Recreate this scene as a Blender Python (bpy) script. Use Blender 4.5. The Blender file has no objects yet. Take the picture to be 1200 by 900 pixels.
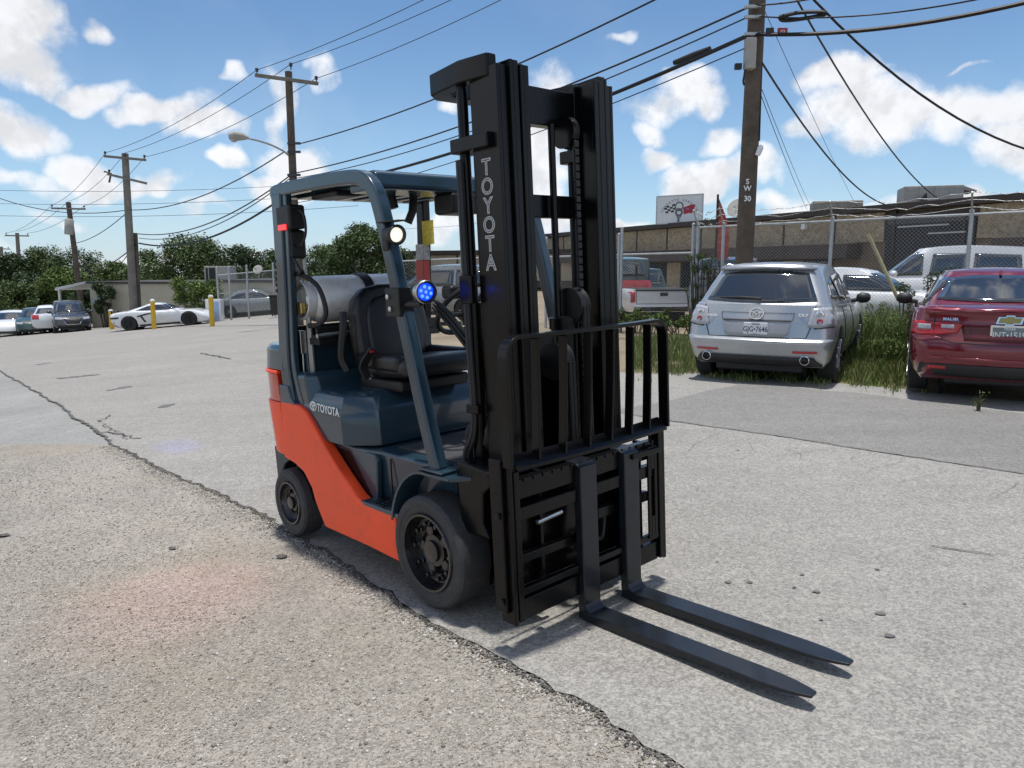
import bpy, bmesh, math, random
import numpy as np
from mathutils import Vector, Matrix, Euler
from mathutils.bvhtree import BVHTree

# ---------------------------------------------------------------- camera, sky, sun, exposure
scene = bpy.context.scene
COL = scene.collection
CAM_H, PITCH, FPX = 1.535, 0.1497, 884.0
HOR = 450 - FPX * math.tan(PITCH)                        # picture row of the true horizon
SUN_EL, SUN_AZ = math.radians(87.5), math.radians(-15)      # azimuth clockwise from +Y
EXPOSURE = 0.16
cam_d = bpy.data.cameras.new('camera')
cam_d.sensor_width = 36.0
cam_d.lens = 36.0 * FPX / 1200.0
cam_d.clip_start, cam_d.clip_end = 0.05, 3000
cam = bpy.data.objects.new('camera', cam_d)
COL.objects.link(cam)
cam.location = (0, 0, CAM_H)
cam.rotation_euler = (math.pi / 2 - PITCH, 0, 0)
scene.camera = cam
scene.cycles.max_bounces, scene.cycles.diffuse_bounces, scene.cycles.glossy_bounces, scene.cycles.transmission_bounces = 5, 3, 3, 2
scene.render.resolution_x, scene.render.resolution_y = 1024, 768
scene.view_settings.view_transform = 'Standard'
scene.view_settings.look = 'None'
scene.view_settings.exposure = EXPOSURE
scene.view_settings.gamma = 1.0
scene.view_settings.use_curve_mapping = False

CP, SP = math.cos(PITCH), math.sin(PITCH)
def ray(px, py):
    a, b = (px - 600) / FPX, (450 - py) / FPX
    return Vector((a, CP + b * SP, -SP + b * CP))
TILT = .0378                                              # the whole street falls away to the left
def gz(x, y=0):
    x = max(-32.0, min(32.0, x)); q = -x - 4.5
    p = x - 1.3
    return TILT * x - .046 * .5 * (q + math.sqrt(q * q + 2.0)) - .027 * .5 * (p + math.sqrt(p * p + .5))
def on_ground(px, py):
    d = ray(px, py); t = 5.0
    for _ in range(60):
        x, y = d.x * t, d.y * t
        t2 = (gz(x, y) - CAM_H) / d.z
        t += 0.6 * (t2 - t)
    return Vector((d.x * t, d.y * t, gz(d.x * t, d.y * t)))
def at(px, py, Y):
    d = ray(px, py); t = Y / d.y
    return Vector((d.x * t, Y, CAM_H + d.z * t))

world = bpy.data.worlds.new('World')
scene.world = world
world.use_nodes = True
def build_sky():
    nt = world.node_tree; nt.nodes.clear(); N = nt.nodes; Lk = nt.links.new
    def m(op, a, b=None, c=None, clamp=False):
        n = N.new('ShaderNodeMath'); n.operation = op; n.use_clamp = clamp
        for i, v in enumerate((a, b, c)):
            if v is None: continue
            if isinstance(v, (int, float)): n.inputs[i].default_value = v
            else: Lk(v, n.inputs[i])
        return n.outputs[0]
    def rng(v, a, b, c=0., d=1., smooth=True):
        n = N.new('ShaderNodeMapRange'); n.interpolation_type = 'SMOOTHSTEP' if smooth else 'LINEAR'
        Lk(v, n.inputs[0])
        for i, q in zip((1, 2, 3, 4), (a, b, c, d)): n.inputs[i].default_value = q
        return n.outputs[0]
    def noise(vec, scale, det=6, rough=.55):
        n = N.new('ShaderNodeTexNoise'); Lk(vec, n.inputs['Vector'])
        n.inputs['Scale'].default_value = scale; n.inputs['Detail'].default_value = det; n.inputs['Roughness'].default_value = rough
        return n.outputs['Fac'], n.outputs['Color']
    out = N.new('ShaderNodeOutputWorld'); bg = N.new('ShaderNodeBackground')
    sky = N.new('ShaderNodeTexSky'); sky.sky_type = 'NISHITA'; sky.sun_disc = False
    sky.sun_elevation = SUN_EL; sky.sun_rotation = SUN_AZ
    sky.altitude = 200; sky.air_density = 1.0; sky.dust_density = 0.3; sky.ozone_density = 1.6
    tc = N.new('ShaderNodeTexCoord'); dirv = tc.outputs['Generated']
    _, wc = noise(dirv, 7.0, 3, .6)
    wv = N.new('ShaderNodeVectorMath'); wv.operation = 'MULTIPLY_ADD'
    Lk(wc, wv.inputs[0]); wv.inputs[1].default_value = (.13, .13, .13)
    sub = N.new('ShaderNodeVectorMath'); sub.operation = 'SUBTRACT'; Lk(dirv, sub.inputs[0]); sub.inputs[1].default_value = (.065, .065, .065)
    Lk(sub.outputs[0], wv.inputs[2])
    sx = N.new('ShaderNodeSeparateXYZ'); Lk(wv.outputs[0], sx.inputs[0])
    az = m('ARCTAN2', sx.outputs[0], sx.outputs[1]); el = m('ARCSINE', m('MINIMUM', m('MAXIMUM', sx.outputs[2], -1.), 1.))
    # clouds: (pixel centre, half-size in pixels, weight)
    blobs = [(15, 58, 66, 40, 1), (45, 18, 52, 28, 1), (95, 90, 62, 20, .95), (22, 155, 60, 32, 1), (122, 24, 16, 14, .8),
             (190, 122, 62, 24, 1), (238, 146, 50, 20, 1), (110, 202, 48, 24, .95), (175, 210, 42, 16, .8), (262, 190, 32, 16, .9), (265, 92, 14, 10, .7),
             (320, 130, 24, 42, .75), (372, 95, 22, 14, .6), (355, 185, 60, 36, 1), (330, 212, 50, 18, .9), (520, 120, 22, 14, .6), (65, 252, 45, 9, .5), (240, 238, 40, 7, .5),
             (635, 175, 40, 110, 1), (640, 250, 45, 60, 1), (815, 118, 36, 34, .9), (780, 140, 55, 22, .6), (760, 165, 28, 18, .7), (850, 165, 30, 20, .75), (770, 192, 34, 14, .8), (830, 205, 60, 26, 1), (885, 200, 40, 20, .8), (735, 260, 40, 20, .9),
             (990, 80, 62, 28, 1), (1030, 118, 85, 42, 1), (1085, 130, 80, 36, 1), (1150, 140, 70, 32, 1), (1040, 150, 60, 25, .95), (1210, 165, 60, 26, 1), (740, 48, 26, 8, .6), (1145, 80, 22, 6, .55),
             (1150, 228, 45, 16, .9), (950, 150, 30, 20, .6), (1070, 228, 60, 10, .6), (20, 215, 60, 12, .45), (180, 295, 160, 14, .5), (560, 260, 120, 24, .5), (930, 235, 80, 16, .55)]
    cx = N.new('ShaderNodeCombineXYZ'); Lk(az, cx.inputs[0]); Lk(el, cx.inputs[1]); ae = cx.outputs[0]
    f = None
    for px, py, a, b, w in blobs:
        d = ray(px, py).normalized(); ca, ce = math.atan2(d.x, d.y), math.asin(d.z)
        sa, se = a * 0.86 / FPX / math.cos(ce), b * 0.86 / FPX
        q = N.new('ShaderNodeVectorMath'); q.operation = 'MULTIPLY_ADD'; Lk(ae, q.inputs[0]); q.inputs[1].default_value = (1 / sa, 1 / se, 0); q.inputs[2].default_value = (-ca / sa, -ce / se, 0)
        dt = N.new('ShaderNodeVectorMath'); dt.operation = 'DOT_PRODUCT'; Lk(q.outputs[0], dt.inputs[0]); Lk(q.outputs[0], dt.inputs[1])
        g = m('MULTIPLY_ADD', dt.outputs['Value'], -w, w)
        f = g if f is None else m('MAXIMUM', f, g)
    f = m('MAXIMUM', f, -1.)
    # the rest of the sky carries the same kind of scattered cumulus
    gen, _ = noise(wv.outputs[0], 2.6, 3, .5)
    gfield = m('MULTIPLY', m('SUBTRACT', gen, .49), 7.0)
    front = m('MULTIPLY', rng(m('ABSOLUTE', az), .72, .86, 1, 0), rng(el, .42, .52, 1, 0))
    field = m('ADD', m('MULTIPLY', f, front), m('MULTIPLY', gfield, m('SUBTRACT', 1., front)))
    n1, _ = noise(dirv, 16.0, 7, .64)
    n2, _ = noise(dirv, 5.0, 2, .55)
    dens = m('ADD', field, m('MULTIPLY', m('SUBTRACT', n1, .5), 1.75))
    mask = rng(dens, -.10, .78)
    mask = m('MULTIPLY', mask, .97)
    up = N.new('ShaderNodeVectorMath'); up.operation = 'ADD'; Lk(dirv, up.inputs[0]); up.inputs[1].default_value = (-.008, 0, .022)
    n1b, _ = noise(up.outputs[0], 16.0, 3, .6)
    shade = m('MULTIPLY', rng(m('SUBTRACT', n1b, n1), -.10, .14, 1.03, .85), m('MULTIPLY', rng(n2, .35, .65, .95, 1.02), rng(field, .2, 1.0, 1.0, .93)))
    # wispy veil over the blue
    n3, _ = noise(wv.outputs[0], 3.2, 4, .6)
    veil = m('MULTIPLY', rng(n3, .45, .78), .09)
    haze = m('MULTIPLY', rng(el, -.02, .30, 1, 0), .50)
    tot = m('MAXIMUM', mask, veil)
    STR = 0.115
    k = .92 / STR
    cc = N.new('ShaderNodeCombineColor'); Lk(m('MULTIPLY', shade, k * .985), cc.inputs[0]); Lk(m('MULTIPLY', shade, k * .995), cc.inputs[1]); Lk(m('MULTIPLY', shade, k * 1.03), cc.inputs[2])
    mix = N.new('ShaderNodeMix'); mix.data_type = 'RGBA'
    Lk(tot, mix.inputs['Factor']); Lk(sky.outputs[0], mix.inputs['A']); Lk(cc.outputs[0], mix.inputs['B'])
    hz = N.new('ShaderNodeMix'); hz.data_type = 'RGBA'; Lk(haze, hz.inputs['Factor']); hs = N.new('ShaderNodeHueSaturation'); hs.inputs['Saturation'].default_value = 1.16; hs.inputs['Value'].default_value = .98; Lk(sky.outputs[0], hs.inputs['Color']); Lk(hs.outputs[0], hz.inputs['A']); hz.inputs['B'].default_value = (.33 / STR, .58 / STR, .90 / STR, 1)
    Lk(hz.outputs['Result'], mix.inputs['A'])
    Lk(mix.outputs['Result'], bg.inputs['Color']); bg.inputs['Strength'].default_value = STR
    Lk(bg.outputs[0], out.inputs[0])
build_sky()
world.cycles.sampling_method = 'MANUAL'; world.cycles.sample_map_resolution = 1024

sun_d = bpy.data.lights.new('sun', 'SUN')
sun_d.energy = 3.9; sun_d.angle = math.radians(2.5); sun_d.color = (1.0, .965, .91)
sun = bpy.data.objects.new('sun', sun_d); COL.objects.link(sun)
sv = Vector((math.sin(SUN_AZ) * math.cos(SUN_EL), math.cos(SUN_AZ) * math.cos(SUN_EL), math.sin(SUN_EL)))
sun.rotation_euler = sv.to_track_quat('Z', 'Y').to_euler()
sun.location = (0, 5, 30)

# ---------------------------------------------------------------- materials
MATS = {}
def srgb(r, g, b):
    def f(c):
        c /= 255.
        return c / 12.92 if c <= .04045 else ((c + .055) / 1.055) ** 2.4
    return (f(r), f(g), f(b))
def mat(name, col, rough=.5, metal=0., var=.12, scale=6., bump=0., bscale=60., coat=0., emit=None, estr=0., spec=.5, dirt=None, dirt_amt=0., alpha=1., trans=0., rv=.08):
    if name in MATS: return MATS[name]
    mt = bpy.data.materials.new(name); mt.use_nodes = True
    nt = mt.node_tree; N = nt.nodes; Lk = nt.links.new
    p = N['Principled BSDF']
    tc = N.new('ShaderNodeTexCoord')
    n = N.new('ShaderNodeTexNoise'); n.inputs['Scale'].default_value = scale; n.inputs['Detail'].default_value = 6; n.inputs['Roughness'].default_value = .6
    Lk(tc.outputs['Object'], n.inputs['Vector'])
    r = N.new('ShaderNodeValToRGB'); e = r.color_ramp.elements
    e[0].position, e[1].position = .3, .72
    e[0].color = tuple(max(0, c * (1 - var)) for c in col) + (1,); e[1].color = tuple(min(1, c * (1 + var)) for c in col) + (1,)
    Lk(n.outputs['Fac'], r.inputs[0])
    src = r.outputs[0]
    if dirt:
        n2 = N.new('ShaderNodeTexNoise'); n2.inputs['Scale'].default_value = scale * 2.7; n2.inputs['Detail'].default_value = 9; n2.inputs['Roughness'].default_value = .7
        Lk(tc.outputs['Object'], n2.inputs['Vector'])
        mr = N.new('ShaderNodeMapRange'); mr.inputs[1].default_value = .5; mr.inputs[2].default_value = .75; mr.inputs[4].default_value = dirt_amt
        Lk(n2.outputs['Fac'], mr.inputs[0])
        mx = N.new('ShaderNodeMix'); mx.data_type = 'RGBA'; Lk(mr.outputs[0], mx.inputs['Factor']); Lk(src, mx.inputs['A']); mx.inputs['B'].default_value = tuple(dirt) + (1,)
        src = mx.outputs['Result']
    Lk(src, p.inputs['Base Color'])
    rr = N.new('ShaderNodeMapRange'); rr.inputs[3].default_value = max(0, rough - rv); rr.inputs[4].default_value = min(1, rough + rv)
    Lk(n.outputs['Fac'], rr.inputs[0]); Lk(rr.outputs[0], p.inputs['Roughness'])
    p.inputs['Metallic'].default_value = metal
    p.inputs['Specular IOR Level'].default_value = spec
    p.inputs['Coat Weight'].default_value = coat; p.inputs['Coat Roughness'].default_value = .06
    if trans: p.inputs['Transmission Weight'].default_value = trans
    if alpha < 1: p.inputs['Alpha'].default_value = alpha
    if emit: p.inputs['Emission Color'].default_value = tuple(emit) + (1,); p.inputs['Emission Strength'].default_value = estr
    if bump:
        b = N.new('ShaderNodeBump'); b.inputs['Strength'].default_value = bump; b.inputs['Distance'].default_value = .01
        nb = N.new('ShaderNodeTexNoise'); nb.inputs['Scale'].default_value = bscale; nb.inputs['Detail'].default_value = 5
        Lk(tc.outputs['Object'], nb.inputs['Vector']); Lk(nb.outputs['Fac'], b.inputs['Height']); Lk(b.outputs[0], p.inputs['Normal'])
    MATS[name] = mt
    return mt

# ---------------------------------------------------------------- mesh helpers
class MB:
    def __init__(s, M=None): s.v = []; s.f = []; s.M = M
    def add(s, vs, fs):
        o = len(s.v)
        s.v += [tuple(s.M @ Vector(p)) if s.M is not None else tuple(p) for p in vs]
        s.f += [tuple(i + o for i in f) for f in fs]; return s
    def box(s, lo, hi, R=None, pivot=None):
        x0, y0, z0 = lo; x1, y1, z1 = hi
        vs = [(x0, y0, z0), (x1, y0, z0), (x1, y1, z0), (x0, y1, z0), (x0, y0, z1), (x1, y0, z1), (x1, y1, z1), (x0, y1, z1)]
        if R is not None:
            c = Vector(pivot) if pivot else Vector(((x0 + x1) / 2, (y0 + y1) / 2, (z0 + z1) / 2))
            vs = [tuple(c + R @ (Vector(p) - c)) for p in vs]
        return s.add(vs, [(3, 2, 1, 0), (4, 5, 6, 7), (0, 1, 5, 4), (1, 2, 6, 5), (2, 3, 7, 6), (3, 0, 4, 7)])
    def prism(s, prof, axis, a, b):
        """profile polygon (list of 2-D points) extruded along axis from a to b; 2-D maps to the other two axes in order"""
        def p3(p, t):
            q = [0, 0, 0]; o = [i for i in range(3) if i != axis]; q[o[0]], q[o[1]] = p; q[axis] = t; return tuple(q)
        n = len(prof); vs = [p3(p, a) for p in prof] + [p3(p, b) for p in prof]
        fs = [tuple(range(n)), tuple(range(2 * n - 1, n - 1, -1))] + [(i, i + n, (i + 1) % n + n, (i + 1) % n) for i in range(n)]
        return s.add(vs, fs)
    def tube(s, pts, r, n=8, caps=True, closed=False, flat=None):
        """round tube along points; r a number or list; flat=(w,h) gives a rectangular section instead"""
        P = [Vector(p) for p in pts]; m = len(P); vs = []; up = None
        rs = r if isinstance(r, (list, tuple)) else [r] * m
        for i, p in enumerate(P):
            if closed: t = P[(i + 1) % m] - P[i - 1]
            else: t = P[min(i + 1, m - 1)] - P[max(i - 1, 0)]
            t.normalize()
            if up is None:
                up = Vector((0, 0, 1)) if abs(t.z) < .9 else Vector((1, 0, 0))
            up = (up - t * up.dot(t)); up.normalize(); sd = t.cross(up)
            if flat:
                w, h = flat
                for a, b in ((-w, -h), (w, -h), (w, h), (-w, h)): vs.append(tuple(p + sd * a / 2 + up * b / 2))
            else:
                for k in range(n):
                    a = 2 * math.pi * k / n; vs.append(tuple(p + (sd * math.cos(a) + up * math.sin(a)) * rs[i]))
        if flat: n = 4
        fs = []
        for i in range(m if closed else m - 1):
            j = (i + 1) % m
            for k in range(n): fs.append((i * n + k, i * n + (k + 1) % n, j * n + (k + 1) % n, j * n + k))
        if caps and not closed: fs += [tuple(range(n - 1, -1, -1)), tuple(range((m - 1) * n, m * n))]
        return s.add(vs, fs)
    def lathe(s, prof, origin, axis, n=24, closed=False, caps=True):
        """prof: (along-axis, radius) pairs turned round axis through origin"""
        A = Vector(axis).normalized(); U = A.orthogonal().normalized(); W = A.cross(U); O = Vector(origin); m = len(prof); vs = []
        for h, r in prof:
            for k in range(n):
                a = 2 * math.pi * k / n; vs.append(tuple(O + A * h + (U * math.cos(a) + W * math.sin(a)) * r))
        fs = [(i * n + k, i * n + (k + 1) % n, ((i + 1) % m) * n + (k + 1) % n, ((i + 1) % m) * n + k) for i in range(m if closed else m - 1) for k in range(n)]
        if not closed and caps:
            if prof[0][1] > 1e-5: fs.append(tuple(range(n - 1, -1, -1)))
            if prof[-1][1] > 1e-5: fs.append(tuple(range((m - 1) * n, m * n)))
        return s.add(vs, fs)
    def grid(s, fn, nu, nv):
        vs = [tuple(fn(i / nu, j / nv)) for j in range(nv + 1) for i in range(nu + 1)]
        return s.add(vs, [(j * (nu + 1) + i, j * (nu + 1) + i + 1, (j + 1) * (nu + 1) + i + 1, (j + 1) * (nu + 1) + i) for j in range(nv) for i in range(nu)])
    def mesh(s, name='mesh'):
        me = bpy.data.meshes.new(name); me.from_pydata(s.v, [], s.f); me.update(); return me
    def build(s, name, m, parent=None, smooth=None, bevel=0., seg=2, loc=None, fix=True):
        me = s.mesh(name); return mesh_obj(name, me, m, parent, smooth, bevel, seg, loc, fix)
def mesh_obj(name, me, m, parent=None, smooth=None, bevel=0., seg=2, loc=None, fix=True):
    if fix:
        bm = bmesh.new(); bm.from_mesh(me); bmesh.ops.recalc_face_normals(bm, faces=bm.faces); bm.to_mesh(me); bm.free()
    o = bpy.data.objects.new(name, me); COL.objects.link(o)
    for q in (m if isinstance(m, (list, tuple)) else [m]): me.materials.append(q)
    if parent is not None: o.parent = parent
    if loc is not None: o.location = loc
    if bevel:
        me.shade_smooth()
        b = o.modifiers.new('bevel', 'BEVEL'); b.width = bevel; b.segments = seg; b.limit_method = 'ANGLE'; b.angle_limit = math.radians(28); b.harden_normals = True
    elif smooth:
        me.shade_smooth(); me.set_sharp_from_angle(angle=math.radians(smooth))
    return o
def empty(name, loc, rz=0., label=None, cat=None, group=None, rot=None):
    o = bpy.data.objects.new(name, None); COL.objects.link(o); o.location = loc
    o.rotation_euler = rot if rot else (0, 0, rz); o.empty_display_size = .2
    return tag(o, label, cat, group)
def tag(o, label=None, cat=None, group=None, kind=None):
    if label: o['label'] = label
    if cat: o['category'] = cat
    if group: o['group'] = group
    if kind: o['kind'] = kind
    return o
def text_mesh(txt, size, depth=.002, align='CENTER', outline=0., bold=0., spacing=1., sx=1., leading=1.):
    cu = bpy.data.curves.new('txt', 'FONT'); cu.body = txt; cu.size = size; cu.align_x = align; cu.align_y = 'CENTER'
    cu.space_character = spacing; cu.space_line = leading
    if outline: cu.fill_mode = 'NONE'; cu.bevel_depth = outline; cu.bevel_resolution = 0
    else: cu.extrude = depth / 2; cu.offset = bold
    cu.resolution_u = 4
    o = bpy.data.objects.new('txt', cu); COL.objects.link(o)
    dg = bpy.context.evaluated_depsgraph_get(); me = bpy.data.meshes.new_from_object(o.evaluated_get(dg))
    bpy.data.objects.remove(o); bpy.data.curves.remove(cu)
    if sx != 1.: me.transform(Matrix.Diagonal((sx, 1, 1, 1)))
    me.materials.clear()
    return me
def place_text(name, me, m, parent, origin, right, up):
    """text in the plane spanned by right and up at origin"""
    r, u = Vector(right).normalized(), Vector(up).normalized(); n = r.cross(u)
    M = Matrix((r, u, n)).transposed().to_4x4(); M.translation = Vector(origin)
    me.transform(M)
    return mesh_obj(name, me, m, parent, fix=False)
def copy_tree(o, parent=None):
    c = o.copy(); COL.objects.link(c); c.parent = parent
    for ch in list(o.children): copy_tree(ch, c)
    return c
def spline(pts, n):
    """Catmull-Rom through points, n samples per span"""
    P = [Vector(p) for p in pts]; P = [P[0] * 2 - P[1]] + P + [P[-1] * 2 - P[-2]]; out = []
    for i in range(1, len(P) - 2):
        for k in range(n):
            t = k / n; a, b, c, d = P[i - 1:i + 3]
            out.append(.5 * ((2 * b) + (c - a) * t + (2 * a - 5 * b + 4 * c - d) * t * t + (3 * b - a - 3 * c + d) * t ** 3))
    out.append(P[-2]); return out
# ---------------------------------------------------------------- ground, road, gravel
rng_ = np.random.default_rng(7)
def ground_mat(name, base, dark, light, speck=170., speck_amt=.5, big=.35, stain=None, bump=.35, tint=None, rough=.92, streak=0.):
    mt = bpy.data.materials.new(name); mt.use_nodes = True; nt = mt.node_tree; N = nt.nodes; Lk = nt.links.new; p = N['Principled BSDF']
    tc = N.new('ShaderNodeTexCoord'); V = tc.outputs['Object']
    def noise(s, d=6, r=.6):
        n = N.new('ShaderNodeTexNoise'); n.inputs['Scale'].default_value = s; n.inputs['Detail'].default_value = d; n.inputs['Roughness'].default_value = r; Lk(V, n.inputs['Vector']); return n.outputs['Fac']
    def ramp(v, a, b, ca, cb):
        r = N.new('ShaderNodeValToRGB'); r.color_ramp.elements[0].position = a; r.color_ramp.elements[1].position = b
        r.color_ramp.elements[0].color = (*ca, 1); r.color_ramp.elements[1].color = (*cb, 1); Lk(v, r.inputs[0]); return r.outputs[0]
    def mixc(f, a, b, mode='MIX'):
        m = N.new('ShaderNodeMix'); m.data_type = 'RGBA'; m.blend_type = mode
        if isinstance(f, float): m.inputs['Factor'].default_value = f
        else: Lk(f, m.inputs['Factor'])
        for k, v in (('A', a), ('B', b)):
            if isinstance(v, tuple): m.inputs[k].default_value = (*v, 1)
            else: Lk(v, m.inputs[k])
        return m.outputs['Result']
    vor = N.new('ShaderNodeTexVoronoi'); vor.inputs['Scale'].default_value = speck; Lk(V, vor.inputs['Vector'])
    sep = N.new('ShaderNodeSeparateColor'); Lk(vor.outputs['Color'], sep.inputs[0])
    agg = ramp(sep.outputs[0], .1, .95, dark, light)
    c = mixc(speck_amt, base, agg)
    vo2 = N.new('ShaderNodeTexVoronoi'); vo2.inputs['Scale'].default_value = speck * .42; Lk(V, vo2.inputs['Vector'])
    s2 = N.new('ShaderNodeSeparateColor'); Lk(vo2.outputs['Color'], s2.inputs[0])
    c = mixc(.28, c, ramp(s2.outputs[1], .15, .9, tuple(x * .62 for x in base), tuple(min(1, x * 1.4) for x in base)))
    c = mixc(1., c, ramp(noise(.55, 7, .62), .3, .72, (1 - big,) * 3, (1 + big * .45,) * 3), 'MULTIPLY')
    c = mixc(1., c, ramp(noise(5.0, 6, .65), .3, .7, (.94, .94, .94), (1.04, 1.04, 1.035)), 'MULTIPLY')
    if streak:
        mp = N.new('ShaderNodeMapping'); mp.inputs['Rotation'].default_value = (0, 0, math.radians(47)); mp.inputs['Scale'].default_value = (.22, 2.4, 1); Lk(V, mp.inputs['Vector'])
        sn = N.new('ShaderNodeTexNoise'); sn.inputs['Scale'].default_value = 1.1; sn.inputs['Detail'].default_value = 7; sn.inputs['Roughness'].default_value = .65; Lk(mp.outputs[0], sn.inputs['Vector'])
        c = mixc(1., c, ramp(sn.outputs['Fac'], .32, .68, (1 - streak,) * 3, (1 + streak * .5,) * 3), 'MULTIPLY')
    if tint:
        for s, a, b, col, amt in tint:
            mr = N.new('ShaderNodeMapRange'); mr.inputs[1].default_value = a; mr.inputs[2].default_value = b; mr.inputs[4].default_value = amt; Lk(noise(s, 5, .6), mr.inputs[0])
            c = mixc(mr.outputs[0], c, col)
    Lk(c, p.inputs['Base Color']); p.inputs['Roughness'].default_value = rough; p.inputs['Specular IOR Level'].default_value = .25
    b = N.new('ShaderNodeBump'); b.inputs['Strength'].default_value = bump; b.inputs['Distance'].default_value = .006
    Lk(vor.outputs['Distance'], b.inputs['Height'])
    b2 = N.new('ShaderNodeBump'); b2.inputs['Strength'].default_value = .35; b2.inputs['Distance'].default_value = .03
    Lk(noise(9., 8, .7), b2.inputs['Height']); Lk(b.outputs[0], b2.inputs['Normal']); Lk(b2.outputs[0], p.inputs['Normal'])
    return mt
M_ROAD = ground_mat('weathered_road', (.285, .270, .245), (.125, .12, .112), (.48, .465, .435), 120., .58, .10, streak=.07, tint=[(1.3, .60, .85, (.19, .185, .178), .25), (.35, .5, .8, (.31, .298, .275), .4)])
M_PATCH = ground_mat('asphalt_patch', (.215, .208, .197), (.11, .108, .104), (.37, .36, .34), 120., .5, .12, streak=.08, tint=[(1.1, .55, .8, (.12, .12, .12), .3)])
M_PAD = ground_mat('pale_pavement', (.29, .285, .27), (.16, .16, .15), (.46, .45, .42), 120., .35, .2, tint=[(1.7, .55, .75, (.2, .2, .195), .4)])
M_GRAVEL = ground_mat('gravel_dust', (.33, .30, .257), (.17, .155, .137), (.54, .50, .45), 120., .62, .25, bump=.9, tint=[(.9, .52, .72, (.33, .27, .19), .5), (1.9, .55, .8, (.17, .16, .15), .4)])
M_DIRT = ground_mat('dry_dirt', (.26, .21, .15), (.12, .10, .07), (.42, .36, .27), 60., .4, .4, bump=.6, tint=[(1.3, .5, .8, (.16, .15, .06), .6)])

def sheet(name, poly, m, dz, parent=None, step=.5, jag=0., kind='structure'):
    """flat ground sheet following gz: polygon (plan) cut into a grid"""
    bm = bmesh.new(); bm.faces.new([bm.verts.new((x, y, 0)) for x, y in poly])
    xs = [p[0] for p in poly]; ys = [p[1] for p in poly]
    def cuts(a, b):
        n = max(1, int((b - a) / step)); return [a + (b - a) * i / n for i in range(1, n)]
    for x in cuts(min(xs), max(xs)): bmesh.ops.bisect_plane(bm, geom=bm.verts[:] + bm.edges[:] + bm.faces[:], plane_co=(x, 0, 0), plane_no=(1, 0, 0))
    bmesh.ops.triangulate(bm, faces=bm.faces[:])
    for v in bm.verts: v.co.z = gz(v.co.x, v.co.y) + dz
    bmesh.ops.recalc_face_normals(bm, faces=bm.faces)
    for f in bm.faces:
        if f.normal.z < 0: f.normal_flip()
    me = bpy.data.meshes.new(name); bm.to_mesh(me); bm.free()
    o = mesh_obj(name, me, m, parent, smooth=60, fix=False)
    if kind and parent is None: o['kind'] = kind
    return o
sheet('ground', [(-320, -60), (320, -60), (320, 620), (-320, 620)], M_DIRT, -.045, step=1.0)

def jagged(pts, amp, step, seed):
    """insert noisy points along a plan polyline"""
    r = random.Random(seed); out = []
    for (x0, y0), (x1, y1) in zip(pts, pts[1:]):
        L = math.hypot(x1 - x0, y1 - y0); n = max(1, int(L / step)); nx, ny = -(y1 - y0) / L, (x1 - x0) / L
        for i in range(n):
            t = i / n; o = r.uniform(-amp, amp) if i else 0; out.append((x0 + (x1 - x0) * t + nx * o, y0 + (y1 - y0) * t + ny * o))
    out.append(pts[-1]); return out
G = lambda px, py: tuple(on_ground(px, py)[:2])
# joint between gravel yard and road, from behind the camera to far left
joint_px = [(905, 960), (800, 898), (740, 858), (640, 798), (520, 735), (400, 655), (300, 597), (200, 553), (150, 528), (130, 520)]
joint = [(2.4, .4)] + [G(*p) for p in joint_px]
joint2 = [G(130, 520), G(95, 493), G(55, 466), G(20, 446), G(0, 435), G(-120, 395), (-40, 46)]
jA = jagged(joint, .022, .07, 3); jB = jagged(joint2, .03, .25, 4)
verge = [G(1330, 500), G(1200, 484), G(1100, 471), G(1030, 463), G(920, 452), G(860, 447), G(790, 440), G(740, 437), G(690, 433), G(600, 420), G(480, 404), G(330, 391), (-16, 52)]
verge = jagged([(14, 4)] + verge, .05, .3, 5)
road_poly = jA + jB[1:] + [(-46, 60)] + verge[::-1] + [(14, -8), (3.5, -8)]
sheet('road', road_poly, M_ROAD, 0.0, step=.8)
gravel_edge = jagged([G(-260, 517), G(-60, 519), G(60, 519), G(130, 520)], .03, .2, 9)
sheet('gravel_yard', [(-9, -6), (2.4, -6), (2.4, .4)] + jA[1:] + gravel_edge[::-1][1:] + [(-9, 6.5)], M_GRAVEL, -.010, step=.5)
sheet('pale_pavement', gravel_edge + jB[1:] + [(-46, 46), (-46, 7)], M_PAD, -.010, step=.8)
band_near = jagged([G(1330, 578), G(1200, 556), G(1050, 533), G(930, 514), G(830, 500), G(770, 491), G(715, 482)], .03, .3, 11)
band_far = [p for p in verge if True]
patch_far = jagged([G(1330, 501), G(1200, 485), G(1100, 472), G(1030, 464), G(920, 453), G(868, 449), G(840, 456), G(800, 466), G(760, 474), G(715, 482)], .05, .25, 15)
sheet('asphalt_patch', band_near + patch_far[::-1][1:], M_PATCH, .004, step=.5)
sheet('verge_strip', jagged([G(1330, 501), G(1200, 485), G(1100, 472), G(1030, 464), G(920, 453), G(850, 447), G(780, 440)], .04, .25, 17) + jagged([G(780, 433), G(850, 438), G(920, 442), G(1030, 451), G(1100, 457), G(1200, 468), G(1330, 482)], .12, .3, 18), M_PAD, -.024, step=.5)
far_lot = [G(110, 388), G(330, 396), G(430, 398), (-2, 60), (-30, 60)]

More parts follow.
